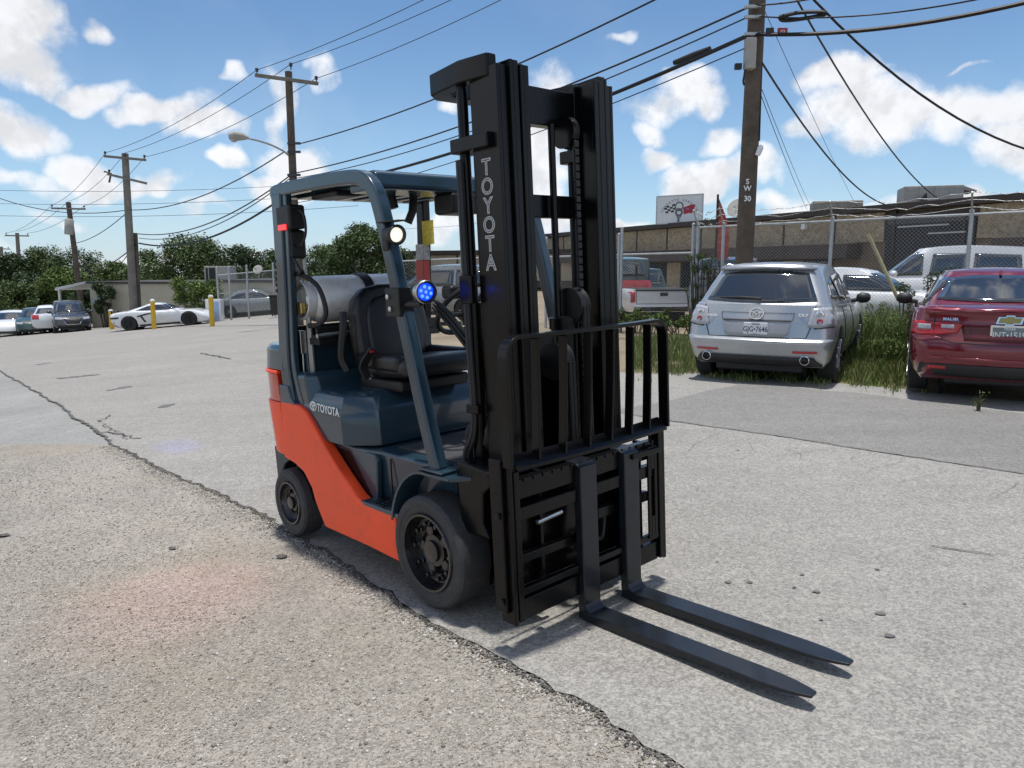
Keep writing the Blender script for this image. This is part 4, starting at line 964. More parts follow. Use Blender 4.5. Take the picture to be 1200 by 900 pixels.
def make_car(name, S, loc, heading, label, cat, paint, group=None, pitch=0.):
    """S: dictionary of proportions. Built with x forward from the rear bumper, z up from the road."""
    root = empty(name, loc, 0, label, cat, group, rot=(0, pitch, math.pi / 2 - heading))
    L, zb, belt = S['L'], S['zb'], S['belt']; lv = S['levels']   # levels: (t, xr, L-xf, w, rr, rf)
    br, bf = S.get('br', .12), S.get('bf', .22)
    rings = [outline(a, L - b, w, rr, rf, br, bf, S.get('barrel', .015)) for t, a, b, w, rr, rf in lv]
    ts = [l[0] for l in lv]; wtop = lv[-1][3]
    z_of = lambda t, x: interp(zb, x) + (interp(belt, x) - interp(zb, x)) * t
    crown = S.get('crown', .06)
    mb = loft_solid(rings, lambda k, x, y: z_of(ts[k], x), lambda x, y, s: interp(belt, x) + crown * (1 - s * s), lambda x, y, s: interp(zb, x), wtop, lv[-1][1], L - lv[-1][2])
    me = mb.mesh(name + '_body'); bm = bmesh.new(); bm.from_mesh(me); bmesh.ops.remove_doubles(bm, verts=bm.verts, dist=.0005); bmesh.ops.recalc_face_normals(bm, faces=bm.faces); bm.to_mesh(me); bm.free()
    R = S['R']; cuts = []
    for x in S['axles']:
        for s in (-1, 1): cuts.append(MB().lathe([(0, R * 1.13), (.42, R * 1.13)], (x, s * (S['W'] / 2 + .1), R), (0, -s, 0), 28))
    me = bool_cut(me, cuts)
    body = mesh_obj('body', me, paint, root, smooth=38, fix=False)
    bvh = BVHTree.FromPolygons([v.co.copy() for v in me.vertices], [tuple(p.vertices) for p in me.polygons])
    g = S['cabin']   # base (xr,xf,w), top (xr,xf,w), roof height table
    rings = []; K = 6
    for k in range(K + 1):
        t = k / K; e = t ** .9
        q = [g['base'][i] + (g['top'][i] - g['base'][i]) * e for i in range(3)]; bul = math.sin(math.pi * t) * g.get('bulge', .015)
        rings.append(outline(q[0] - bul * .8, q[1] + bul * .8, q[2] + bul, g.get('rr', .16), g.get('rf', .2), g.get('br', .10), g.get('bf', .22), .01))
    roof = lambda x: interp(g['roof'], x)
    zg = lambda k, x, y: (interp(belt, x) - .03) * (1 - (k / K)) + roof(x) * (k / K)
    mb = loft_solid(rings, zg, lambda x, y, s: roof(x) + g.get('crown', .045) * (1 - s * s), lambda x, y, s: interp(belt, x) - .03, g['top'][2], g['top'][0], g['top'][1])
    mg = mb.mesh(name + '_cabin'); bm = bmesh.new(); bm.from_mesh(mg); bmesh.ops.remove_doubles(bm, verts=bm.verts, dist=.0005); bmesh.ops.recalc_face_normals(bm, faces=bm.faces); bm.to_mesh(mg); bm.free()
    cabin = mesh_obj('cabin', mg, paint, root, smooth=38, fix=False)
    bvg = BVHTree.FromPolygons([v.co.copy() for v in mg.vertices], [tuple(p.vertices) for p in mg.polygons])
    for x in S['axles']:
        for s in (-1, 1):
            car_wheel(root, x, s * (S['W'] / 2 - .125), R, S.get('tw', .21), s, S.get('rim', M_ALLOY), spokes=S.get('spokes', 5))
            # dark wheel housing
            MB().lathe([(0, R * 1.12), (.05, R * 1.12), (.05, 0)], (x, s * (S['W'] / 2 - .36), R), (0, -s, 0), 20).build('wheel_housing', M_BLKP, root, smooth=30)
    MB().box((lv[0][1] + .15, -S['W'] / 2 + .38, .18), (L - lv[0][2] - .15, S['W'] / 2 - .38, .40)).build('underbody', M_BLKP, root, bevel=.03)
    def hitp(b, ax, p, q, off):
        if ax == 'rear': o, d = Vector((-3, p, q)), Vector((1, 0, 0))
        elif ax == 'front': o, d = Vector((L + 3, p, q)), Vector((-1, 0, 0))
        elif ax == 'top': o, d = Vector((p, q, 4)), Vector((0, 0, -1))
        elif ax == 'left': o, d = Vector((p, 3, q)), Vector((0, -1, 0))
        else: o, d = Vector((p, -3, q)), Vector((0, 1, 0))
        h = b.ray_cast(o, d)
        if h[0] is None: h = b.find_nearest(o + d * (3.2 if ax in ('left', 'right') else 3.3))
        nrm = h[1]
        if nrm.dot(d) > 0: nrm = -nrm
        return h[0] + nrm * off
    def lin(P, t):
        n = len(P) - 1; i = min(int(t * n), n - 1); f = t * n - i; return P[i][0] + (P[i + 1][0] - P[i][0]) * f, P[i][1] + (P[i + 1][1] - P[i][1]) * f
    def patch(nm, on, ax, lower, upper, m, parent=None, off=.006, nu=None, nv=4, thick=.012):
        b = bvg if on == 'cabin' else bvh; nu = nu or max(8, (len(lower) - 1) * 4)
        mb = MB()
        def fn(u, v):
            a, c = lin(lower, u), lin(upper, u); return hitp(b, ax, a[0] + (c[0] - a[0]) * v, a[1] + (c[1] - a[1]) * v, off)
        mb.grid(fn, nu, nv); o = mb.build(nm, m, parent or root, smooth=45, fix=False)
        sd = o.modifiers.new('solid', 'SOLIDIFY'); sd.thickness = thick; sd.offset = 0
        return o
    def seam(nm, on, ax, pts, w=.008, m=None, parent=None, off=.004, n=24):
        b = bvg if on == 'cabin' else bvh; P = [hitp(b, ax, *lin(pts, i / n), off) for i in range(n + 1)]
        return MB().tube(P, w / 2, 5).build(nm, m or M_BLKP, parent or root, smooth=40)
    root_tools = dict(root=root, patch=patch, seam=seam, hit=hitp, bvh=bvh, bvg=bvg, body=body, cabin=cabin, belt=belt, roof=roof)
    return root_tools
def rect(y0, y1, z0, z1): return [(y0, z0), (y1, z0)], [(y0, z1), (y1, z1)]
def flat_on(T, on, ax, p, q, me, m, name, parent=None, off=.012):
    """set a small flat mesh (text, emblem) on the rear or front"""
    b = T['bvg'] if on == 'cabin' else T['bvh']
    c = T['hit'](b, ax, p, q, off); up = (T['hit'](b, ax, p, q + .03, off) - T['hit'](b, ax, p, q - .03, off)).normalized()
    right = Vector((0, -1, 0)) if ax == 'rear' else Vector((0, 1, 0))
    return place_text(name, me, m, parent or T['root'], c, right, up - right * up.dot(right))
def number_plate(T, y, z, text, state, back=M_PLATE, ink=M_PLTXT, off=.02, on='body', frame=None):
    c = T['hit'](T['bvh'], 'rear', y, z, off); x = c.x
    pl = MB().box((x - .006, y - .152, z - .076), (x + .012, y + .152, z + .076)).build('number_plate', back, T['root'], bevel=.006)
    if frame:
        MB().box((x - .002, y - .172, z - .094), (x + .016, y + .172, z + .094)).build('plate_frame', frame, pl, bevel=.008)
    place_text('plate_number', text_mesh(text, .095, .001, sx=.80, bold=.001), ink, pl, (x - .0078, y, z - .012), (0, -1, 0), (0, 0, 1))
    place_text('plate_state', text_mesh(state, .036, .001, bold=.0006), ink, pl, (x - .0078, y, z + .056), (0, -1, 0), (0, 0, 1))
    return pl
def side_windows(T, quads, m=M_GLASS, sides=('left', 'right')):
    for ax in sides:
        for lo, up in quads: T['patch']('side_window', 'cabin', ax, lo, up, m, off=.005, nv=5)
def mirrors(T, x, y, z, m, sides=(-1, 1)):
    for s in sides:
        MB().lathe([(-.10, .0), (-.09, .05), (-.03, .085), (.06, .075), (.10, .04), (.11, 0)], (x, s * (y + .11), z), (.25, s, 0), 14).build('wing_mirror', m, T['root'], smooth=50)
        MB().tube([(x, s * (y - .06), z - .05), (x, s * (y + .05), z - .03)], .03, 8).build('mirror_stalk', M_BLKP, T['root'], smooth=40)
hv = lambda h: Vector((math.sin(h), math.cos(h), 0))

# --- silver crossover seen from the rear
M_SILVER = mat('silver_car_paint', (.40, .42, .44), .28, metal=.55, var=.05, scale=2, coat=.7)
H1 = R_(29.5)
S_SUV = dict(L=4.68, W=1.87, R=.365, axles=(.93, 3.68), tw=.235, zb=[(0, .30), (.6, .24), (4, .24), (4.68, .32)],
             belt=[(0, 1.06), (.5, 1.08), (1.2, 1.03), (2.8, .98), (3.6, .97), (4.2, .88), (4.68, .72)],
             levels=[(0, .16, .12, .80, .18, .25), (.12, .05, .03, .875, .18, .25), (.30, .0, .0, .905, .18, .28), (.42, .0, .0, .925, .17, .28), (.455, .03, .03, .93, .16, .28), (.47, .06, .04, .93, .16, .28), (.62, .075, .05, .925, .16, .28), (.80, .10, .12, .905, .17, .3), (1.0, .145, .2, .855, .20, .32)],
             br=.13, cabin=dict(base=(.16, 3.65, .845), top=(.60, 2.75, .62), roof=[(.4, 1.525), (.9, 1.56), (1.7, 1.575), (2.7, 1.52)], rr=.17, br=.12, bulge=.02))
wc = on_ground(898, 440)
T = make_car('silver_crossover', S_SUV, wc - hv(H1) * .93 - Vector((0, 0, .05)), H1, 'silver crossover parked nose in on the grass with a rear wiper and twin exhausts', 'car', M_SILVER, pitch=-.012)
p = T['patch']
p('rear_window', 'cabin', 'rear', [(.70, 1.12), (.35, 1.10), (0, 1.095), (-.35, 1.10), (-.70, 1.12)], [(.54, 1.465), (.3, 1.488), (0, 1.492), (-.3, 1.488), (-.54, 1.465)], M_GLASS, nv=8)
p('roof_spoiler', 'cabin', 'rear', [(.60, 1.49), (0, 1.508), (-.60, 1.49)], [(.55, 1.535), (0, 1.56), (-.55, 1.535)], M_SILVER, off=.035, thick=.05)
for s in (1, -1):
    lm = p('tail_lamp', 'body', 'rear', [(s * .62, .80), (s * .75, .79), (s * .90, .82)], [(s * .66, 1.03), (s * .78, 1.045), (s * .885, 1.04)], M_CLEAR, off=.012, nv=6)
    for (yc, zc, rr_) in ((.75, .95, .055), (.76, .865, .042)):
        h = T['hit'](T['bvh'], 'rear', s * yc, zc, .016); MB().lathe([(0, rr_), (.006, rr_ * .8), (.006, rr_ * .55), (.0, rr_ * .5)], h, (-1, s * .25, 0), 20).build('lamp_ring', M_TAIL if zc < .9 else M_CHROME, lm, smooth=40)
    p('lamp_edge', 'body', 'rear', [(s * .70, .775), (s * .93, .80)], [(s * .70, .792), (s * .93, .818)], M_BLKP, lm, off=.010)
    p('reflector', 'body', 'rear', *rect(s * .47, s * .76, .475, .50), M_TAIL, off=.008)
    e = T['hit'](T['bvh'], 'rear', s * .62, .385, .0)
    MB().lathe([(-.10, .055), (.03, .058), (.034, .052), (-.02, .045), (-.08, .04), (-.08, 0)], (e.x - .035, e.y, .385), (-1, 0, 0), 20).build('exhaust_tip', M_CHROME, T['root'], smooth=40)
p('rear_diffuser', 'body', 'rear', [(.80, .31), (0, .31), (-.80, .31)], [(.72, .41), (0, .42), (-.72, .41)], M_BLKP, off=.012, thick=.03)
p('plate_recess', 'body', 'rear', [(.40, .70), (.33, .665), (-.33, .665), (-.40, .70)], [(.42, .865), (.42, .87), (-.42, .87), (-.42, .865)], mat('silver_recess', (.34, .35, .37), .4, metal=.3), off=.004)
T['seam']('plate_recess_edge', 'body', 'rear', [(.43, .875), (-.43, .875)], .022, M_BLKP)
T['seam']('garnish_edge', 'body', 'rear', [(.44, .88), (.46, .97), (-.46, .97), (-.44, .88)], .006)
T['seam']('tailgate_seam', 'body', 'rear', [(.70, 1.08), (.66, .80), (.61, .655), (-.61, .655), (-.66, .80), (-.70, 1.08)], .012, n=60)
T['seam']('bumper_crease', 'body', 'rear', [(.85, .60), (0, .585), (-.85, .60)], .005, M_SILVER)
number_plate(T, 0.0, .77, 'GJG•7646', 'TEXAS', off=.012)
flat_on(T, 'body', 'rear', .58, .925, text_mesh('mazda', .05, .002, bold=.001), M_CHROME, 'badge_text')
flat_on(T, 'body', 'rear', -.56, .945, text_mesh('CX-7', .05, .002, bold=.001), M_CHROME, 'badge_text')
em = MB(); n = 28
em.tube([(.085 * math.cos(2 * math.pi * i / n), .072 * math.sin(2 * math.pi * i / n), 0) for i in range(n)], .009, 6, closed=True)
em.tube(spline([(-.074, .012, 0), (-.045, .022, 0), (-.015, .0, 0), (0, -.012, 0), (.015, .0, 0), (.045, .022, 0), (.074, .012, 0)], 4), .007, 6)
em.tube(spline([(-.035, -.05, 0), (-.042, -.01, 0), (-.045, .02, 0)], 4), .006, 6).tube(spline([(.035, -.05, 0), (.042, -.01, 0), (.045, .02, 0)], 4), .006, 6)
flat_on(T, 'body', 'rear', 0, .955, em.mesh(), M_CHROME, 'wing_emblem', off=.018)
h0 = T['hit'](T['bvg'], 'rear', -.02, 1.125, .03); h1 = T['hit'](T['bvg'], 'rear', .52, 1.14, .02)
MB().tube([h0, (h0 + h1) / 2 + Vector((-.02, 0, .015)), h1], [.022, .014, .008], 8).build('rear_wiper', M_BLKP, T['root'], smooth=40)
side_windows(T, [([(1.55, 1.08), (2.35, 1.05)], [(1.30, 1.41), (2.25, 1.45)]), ([(2.42, 1.05), (3.20, 1.04)], [(2.32, 1.45), (2.72, 1.42)]), ([(.78, 1.14), (1.45, 1.09)], [(.98, 1.34), (1.22, 1.40)])])
mirrors(T, 2.95, .90, 1.06, M_BLKP)
for ax in ('left', 'right'):
    T['seam']('door_seam', 'body', ax, [(1.42, 1.0), (1.40, .45)], .008); T['seam']('door_seam', 'body', ax, [(2.42, 1.0), (2.40, .40)], .008)
    for x in (1.55, 2.5): p('door_handle', 'body', ax, [(x, .93), (x + .2, .93)], [(x, .955), (x + .2, .955)], M_SILVER, off=.018)
MB().tube([(.75, 0, 1.60), (.72, 0, 1.68)], .006, 6).build('aerial', M_BLKP, T['root'])

# --- dark red sedan seen from the rear
M_MAROON = mat('dark_red_car_paint', (.17, .008, .02), .18, metal=.25, var=.08, scale=2, coat=1.)
H2 = R_(27.5)
S_SED = dict(L=4.92, W=1.854, R=.345, axles=(1.02, 3.85), tw=.225, zb=[(0, .27), (.6, .2), (4.3, .2), (4.92, .27)],
             belt=[(0, 1.02), (.25, 1.05), (.8, 1.00), (2.0, .96), (3.5, .95), (4.2, .86), (4.92, .66)],
             levels=[(0, .15, .12, .79, .2, .25), (.12, .05, .03, .86, .2, .25), (.25, .0, .0, .895, .2, .28), (.50, .0, .0, .915, .19, .28), (.62, .03, .02, .92, .18, .28), (.67, .055, .04, .92, .17, .28), (.90, .075, .1, .90, .17, .3), (.97, .06, .15, .875, .18, .32), (1.0, .075, .17, .84, .22, .34)],
             br=.17, cabin=dict(base=(.66, 3.75, .80), top=(1.50, 2.75, .56), roof=[(1.2, 1.385), (1.7, 1.42), (2.2, 1.42), (2.8, 1.37)], rr=.2, br=.16, bulge=.03), crown=.045)
tl = on_ground(1074, 456)
left2 = Vector((-math.cos(H2), math.sin(H2), 0)); rt = tl - hv(H2) * 1.02 - left2 * .80; rt.z = gz(rt.x) + .0
T = make_car('dark_red_sedan', S_SED, rt, H2, 'dark red sedan with gold cross badge parked at the road edge beside the silver crossover', 'car', M_MAROON, pitch=-.01)
p = T['patch']
p('rear_window', 'cabin', 'rear', [(.66, 1.09), (.35, 1.075), (0, 1.07), (-.35, 1.075), (-.66, 1.09)], [(.50, 1.335), (.3, 1.36), (0, 1.365), (-.3, 1.36), (-.50, 1.335)], M_GLASS, nv=8)
for s in (1, -1):
    lm = p('tail_lamp', 'body', 'rear', [(s * .47, .765), (s * .68, .735), (s * .90, .735)], [(s * .42, .865), (s * .68, .885), (s * .895, .885)], M_TAIL, off=.010, nv=5)
    p('lamp_reflector', 'body', 'rear', *rect(s * .72, s * .84, .80, .855), M_CLEAR, lm, off=.018); p('lamp_reflector', 'body', 'rear', *rect(s * .50, s * .62, .815, .855), M_CLEAR, lm, off=.018)
    T['seam']('lamp_split', 'body', 'rear', [(s * .69, .90), (s * .69, .74)], .014, M_BLKP, lm, off=.014)
    p('reflector', 'body', 'rear', *rect(s * .55, s * .72, .375, .41), M_TAIL, off=.012)
    p('side_flare', 'body', 'rear', [(s * .60, .70), (s * .85, .66)], [(s * .66, .725), (s * .90, .725)], M_MAROON, off=.016)
p('trunk_edge', 'body', 'rear', [(.78, .985), (0, 1.005), (-.78, .985)], [(.76, 1.005), (0, 1.03), (-.76, 1.005)], M_MAROON, off=.012, thick=.02)
T['seam']('trunk_seam', 'body', 'rear', [(.70, .98), (.685, .88), (.66, .72), (.52, .665), (0, .655), (-.52, .665), (-.66, .72), (-.685, .88), (-.70, .98)], .012, n=70)
p('bumper_step', 'body', 'rear', [(.86, .485), (0, .47), (-.86, .485)], [(.87, .515), (0, .50), (-.87, .515)], M_MAROON, off=.016)
p('rear_diffuser', 'body', 'rear', [(.82, .30), (0, .29), (-.82, .30)], [(.80, .43), (0, .43), (-.80, .43)], M_BLKP, off=.010)
p('plate_recess', 'body', 'rear', [(.40, .69), (-.40, .69)], [(.44, .855), (-.44, .855)], mat('maroon_recess', (.09, .01, .014), .35), off=.004)
T['seam']('plate_lip', 'body', 'rear', [(.46, .862), (-.46, .862)], .026, M_MAROON)
number_plate(T, 0., .775, 'JNT•1519', 'TEXAS', mat('plate_dark', (.16, .20, .20), .4), M_PLATE, off=.016, frame=M_CHROME)
flat_on(T, 'body', 'rear', .53, .915, text_mesh('MALIBU', .042, .002, bold=.001, spacing=1.15), M_CHROME, 'badge_text')
bt = [(-.115, .0), (-.098, .034), (-.034, .034), (-.030, .048), (.036, .048), (.032, .034), (.115, .034), (.098, .0), (.115 - .017, -.034), (.034, -.034), (.030, -.048), (-.036, -.048), (-.032, -.034), (-.115, -.034)]
bt = [(-.115, -.034), (-.095, .030), (-.036, .030), (-.032, .046), (.040, .046), (.036, .030), (.115, .030), (.095, -.034), (.036, -.034), (.032, -.048), (-.040, -.048), (-.036, -.034)]
flat_on(T, 'body', 'rear', 0, .92, MB().prism([(x * 1.1, y * 1.15) for x, y in bt], 2, 0, .006).mesh(), M_CHROME, 'badge_rim', off=.010)
flat_on(T, 'body', 'rear', 0, .92, MB().prism([(x * .93, y * .88) for x, y in bt], 2, .006, .011).mesh(), mat('gold_badge', (.38, .28, .10), .25, metal=.8), 'badge_cross', off=.010)
side_windows(T, [([(1.15, 1.06), (2.05, 1.00)], [(1.42, 1.33), (2.05, 1.37)]), ([(2.12, 1.0), (3.05, .98)], [(2.12, 1.37), (2.70, 1.33)])])
for ax in ('left', 'right'): T['seam']('window_trim', 'cabin', ax, [(1.1, 1.05), (2.05, .99), (3.1, .975)], .014, M_CHROME)
mirrors(T, 2.95, .90, 1.02, M_BLKP)
h0 = T['hit'](T['bvg'], 'top', 1.45, 0, 0); MB().prism([(h0.x - .07, h0.z - .005), (h0.x + .09, h0.z - .005), (h0.x - .02, h0.z + .06)], 1, -.015, .015).build('aerial_fin', M_MAROON, T['root'], bevel=.006)
for ax in ('left', 'right'):
    T['seam']('door_seam', 'body', ax, [(1.15, .95), (1.2, .5)], .008); T['seam']('door_seam', 'body', ax, [(2.12, .95), (2.10, .35)], .008)
    for x in (1.3, 2.25): p('door_handle', 'body', ax, [(x, .86), (x + .2, .86)], [(x, .885), (x + .2, .885)], M_MAROON, off=.018)

# --- simpler vehicles further off
def spec(L, W, H, R, kind):
    if kind == 'suv':
        return dict(L=L, W=W, R=R, axles=(.24 * L * .85, L * .80), zb=[(0, .32), (L, .30)], belt=[(0, H * .63), (L * .5, H * .61), (L * .72, H * .60), (L * .9, H * .56), (L, H * .46)],
                    levels=[(0, .1, .1, W * .44, .15, .2), (.2, .0, .0, W * .485, .15, .22), (.6, .0, .0, W * .497, .14, .22), (.9, .05, .06, W * .485, .15, .25), (1, .09, .12, W * .455, .18, .28)], br=.08,
                    cabin=dict(base=(.12, L * .72, W * .45), top=(.36, L * .50, W * .36), roof=[(.3, H - .05), (L * .3, H), (L * .6, H - .06)], rr=.14, br=.06))
    return dict(L=L, W=W, R=R, axles=(L * .205, L * .785), zb=[(0, .25), (L, .24)], belt=[(0, H * .69), (L * .2, H * .70), (L * .5, H * .66), (L * .75, H * .65), (L * .9, H * .58), (L, H * .45)],
                levels=[(0, .1, .1, W * .44, .18, .2), (.2, .0, .0, W * .485, .18, .25), (.6, .0, .0, W * .497, .17, .25), (.9, .04, .08, W * .485, .18, .28), (1, .08, .14, W * .45, .2, .3)], br=.12,
                cabin=dict(base=(L * .10, L * .75, W * .44), top=(L * .28, L * .56, W * .31), roof=[(L * .25, H - .04), (L * .4, H), (L * .6, H - .05)], rr=.18, br=.12))
def front_face(T, S, H, W, grille=True):
    p = T['patch']; L = S['L']
    p('windscreen', 'cabin', 'front', [(-W * .40, H * .665), (0, H * .655), (W * .40, H * .665)], [(-W * .31, H * .93), (0, H * .945), (W * .31, H * .93)], M_GLASS, nv=6)
    for s in (-1, 1): p('headlamp', 'body', 'front', [(s * W * .28, H * .43), (s * W * .45, H * .45)], [(s * W * .26, H * .50), (s * W * .44, H * .525)], M_CLEAR, off=.012)
    if grille:
        p('grille', 'body', 'front', [(-W * .17, H * .30), (W * .17, H * .30)], [(-W * .25, H * .48), (W * .25, H * .48)], M_BLKP, off=.014)
        T['seam']('grille_trim', 'body', 'front', [(-W * .26, H * .485), (-W * .17, H * .295), (W * .17, H * .295), (W * .26, H * .485)], .035, M_CHROME, off=.014, n=30)
    p('lower_intake', 'body', 'front', [(-W * .32, H * .20), (W * .32, H * .20)], [(-W * .36, H * .26), (W * .36, H * .26)], M_BLKP, off=.012)
def windows_for(T, S, H, rear=True):
    L = S['L']; W = S['W']; c = S['cabin']; a0, a1 = c['base'][0], c['base'][1]; t0, t1 = c['top'][0], c['top'][1]
    zb_ = lambda x: interp(S['belt'], x) + .03; zt = H - .13; m0, m1 = t0 + .12, t1 - .04; mid = (t0 + t1) / 2
    side_windows(T, [([(a0 + (t0 - a0) * .45 + .1, zb_(a0)), (mid - .05, zb_(mid))], [(m0 + .06, zt - .03), (mid - .05, zt)]), ([(mid + .03, zb_(mid)), (a1 - (a1 - t1) * .35, zb_(a1))], [(mid + .03, zt), (m1, zt - .02)])])
    if rear: T['patch']('rear_window', 'cabin', 'rear', [(W * .38, H * .70), (0, H * .69), (-W * .38, H * .70)], [(W * .30, H * .91), (0, H * .93), (-W * .30, H * .91)], M_GLASS, nv=5)
M_WHITEP = mat('white_car_paint', (.72, .73, .74), .25, var=.04, coat=.8)
M_GREYP = mat('grey_car_paint', (.13, .145, .155), .25, metal=.4, var=.05, coat=.8)
M_DKP = mat('charcoal_car_paint', (.035, .042, .05), .22, metal=.3, var=.05, coat=.9)
M_REDP = mat('red_car_paint', (.30, .015, .02), .25, var=.05, coat=.8)
M_TEALP = mat('dark_green_car_paint', (.02, .05, .05), .3, var=.05, coat=.8)
M_BLKRIM = mat('black_alloy', (.02, .02, .022), .3, metal=.5)
def ground_at(px, Y): 
    x = (px - 600) / FPX * Y * CP; return Vector((x, Y, gz(x)))
def park(px, Y, L, heading, frac=.5):
    """ground point for the rear bumper so that the car's middle stands at (px, Y)"""
    c = ground_at(px, Y); q = c - hv(heading) * L * frac; q.z = gz(q.x); return q
# white full-size SUV behind the fence, side on (faces left, rising ground)
S = spec(5.2, 2.02, 1.93, .40, 'suv'); S['cabin']['top'] = (.22, 5.2 * .50, .80); S['cabin']['base'] = (.12, 5.2 * .68, .90); S['rim'] = M_ALLOY
hd = R_(-62); q = park(1108, 19.0, 5.2, hd, .38); q.z += .0
T = make_car('white_suv', S, q, hd, 'large white SUV with three dark side windows standing behind the chain link fence', 'car', M_WHITEP)
side_windows(T, [([(.45, 1.26), (1.45, 1.24)], [(.50, 1.72), (1.42, 1.76)]), ([(1.58, 1.24), (2.35, 1.23)], [(1.58, 1.76), (2.28, 1.76)]), ([(2.48, 1.23), (3.25, 1.22)], [(2.48, 1.76), (2.72, 1.74)])]); front_face(T, S, 1.93, 2.02); mirrors(T, 3.1, 1.0, 1.28, M_WHITEP)
# white sedan behind the fence between the silver and red cars
S = spec(4.7, 1.82, 1.45, .33, 'sedan'); hd = R_(120); q = park(1018, 17.0, 4.7, hd, .52); q.z += .02
T = make_car('white_sedan', S, q, hd, 'white sedan with pale windscreen behind the fence and weeds', 'car', M_WHITEP); windows_for(T, S, 1.45); front_face(T, S, 1.45, 1.82)
# dark SUV with white roof edge behind the gate post
S = spec(4.6, 1.85, 1.75, .36, 'suv'); hd = R_(20); q = park(858, 20.6, 4.6, hd)
T = make_car('dark_suv', S, q, hd, 'dark suv with pale roof half hidden by fence vines behind the silver crossover', 'car', M_DKP); windows_for(T, S, 1.75)
# white pickup seen from its tailgate
def pickup(name, loc, heading, label, paint, W=1.95):
    S = dict(L=5.6, W=W, R=.38, axles=(1.15, 4.5), zb=[(0, .45), (5.6, .42)], belt=[(0, 1.10), (3.2, 1.08), (4.0, 1.06), (5.0, 1.0), (5.6, .85)],
             levels=[(0, .05, .1, W * .46, .08, .2), (.2, .0, .0, W * .49, .08, .22), (.7, .02, .0, W * .497, .08, .22), (1, .03, .1, W * .475, .08, .28)], br=.02, crown=.0,
             cabin=dict(base=(2.0, 4.15, W * .45), top=(2.12, 3.5, W * .36), roof=[(2, 1.64), (2.8, 1.67), (3.6, 1.62)], rr=.1, br=.03))
    T = make_car(name, S, loc, heading, label, 'truck', paint); p = T['patch']
    p('rear_window', 'cabin', 'rear', *rect(-W * .34, W * .34, 1.22, 1.53), M_GLASS); side_windows(T, [([(2.4, 1.15), (3.7, 1.12)], [(2.35, 1.53), (3.35, 1.51)])])
    p('bed_cover', 'body', 'top', [(.10, -W * .42), (1.85, -W * .42)], [(.10, W * .42), (1.85, W * .42)], M_BLKP, off=.006)
    for s in (-1, 1): p('tail_lamp', 'body', 'rear', *rect(s * W * .43, s * W * .485, .72, 1.02), M_TAIL, off=.01)
    tg = T['seam']('tailgate_seam', 'body', 'rear', [(W * .41, 1.05), (W * .41, .68), (-W * .41, .68), (-W * .41, 1.05)], .016, n=30)
    p('tailgate_rail', 'body', 'rear', *rect(-W * .42, W * .42, 1.035, 1.09), M_BLKP, off=.012)
    p('tailgate_handle', 'body', 'rear', *rect(-.11, .11, .90, 1.0), M_BLKP, off=.014)
    MB().box((-.12, -W * .47, .46), (.03, W * .47, .62)).build('rear_bumper', M_CHROME, T['root'], bevel=.02)
    return T
hd = R_(-9); q = park(775, 21.6, 5.6, hd, 0.05); q.z -= .16
pickup('white_pickup', q, hd, 'white pickup truck with black tailgate handle behind the fence gate', M_WHITEP)['cabin'].data.materials[0] = M_TEALP
# red and dark green off-roader next to the pickup
S = spec(4.2, 1.85, 1.85, .39, 'suv'); S['cabin']['top'] = (.2, 2.3, .80); hd = R_(6); q = park(729, 23.5, 4.2, hd, .1)
T = make_car('red_off_roader', S, q, hd, 'red off-roader with dark green cabin behind the fence post next to the pickup', 'car', M_REDP); windows_for(T, S, 1.85); T['cabin'].data.materials[0] = M_TEALP
# grey SUV behind the forklift's cab
S = spec(4.7, 1.88, 1.7, .36, 'suv'); hd = R_(-78); q = park(505, 24.0, 4.7, hd)
T = make_car('grey_suv', S, q, hd, 'grey SUV behind the fence, seen through the forklift cab', 'car', mat('silver_grey_paint', (.26, .28, .29), .28, metal=.5, coat=.7)); windows_for(T, S, 1.7); front_face(T, S, 1.7, 1.88)
# white low sports car by the bollards (nose to the right)
M_SPORT = M_WHITEP
S = dict(L=4.63, W=1.93, R=.34, axles=(.93, 3.65), tw=.26, zb=[(0, .26), (.5, .16), (4.2, .14), (4.63, .18)],
         belt=[(0, .86), (.5, .90), (1.2, .92), (1.8, .86), (2.7, .80), (3.3, .79), (3.8, .76), (4.3, .62), (4.63, .46)],
         levels=[(0, .18, .1, .80, .2, .25), (.2, .08, .02, .90, .2, .3), (.5, .02, .0, .945, .2, .35), (.8, .0, .06, .955, .2, .36), (.95, .03, .12, .92, .22, .36), (1, .06, .18, .86, .24, .36)], br=.12, bf=.35,
         cabin=dict(base=(.55, 3.45, .78), top=(1.65, 2.45, .48), roof=[(1.3, 1.17), (2.0, 1.205), (2.6, 1.17)], rr=.3, rf=.35, br=.1, bf=.3, bulge=.02, crown=.03), rim=M_BLKRIM, crown=.04)
hd = R_(80); c1 = ground_at(190, 37.2); q = c1 - hv(hd) * 2.3; q.z = gz(q.x) + .0
T = make_car('white_sports_car', S, q, hd, 'low white sports car with black wheels and rear wing behind the yellow bollards', 'car', M_SPORT, pitch=-.079); p = T['patch']
side_windows(T, [([(1.25, .93), (2.2, .88), (2.95, .86)], [(1.75, 1.09), (2.15, 1.14), (2.40, 1.12)])])
p('windscreen', 'cabin', 'front', [(-.62, .90), (0, .88), (.62, .90)], [(-.42, 1.12), (0, 1.15), (.42, 1.12)], M_GLASS)
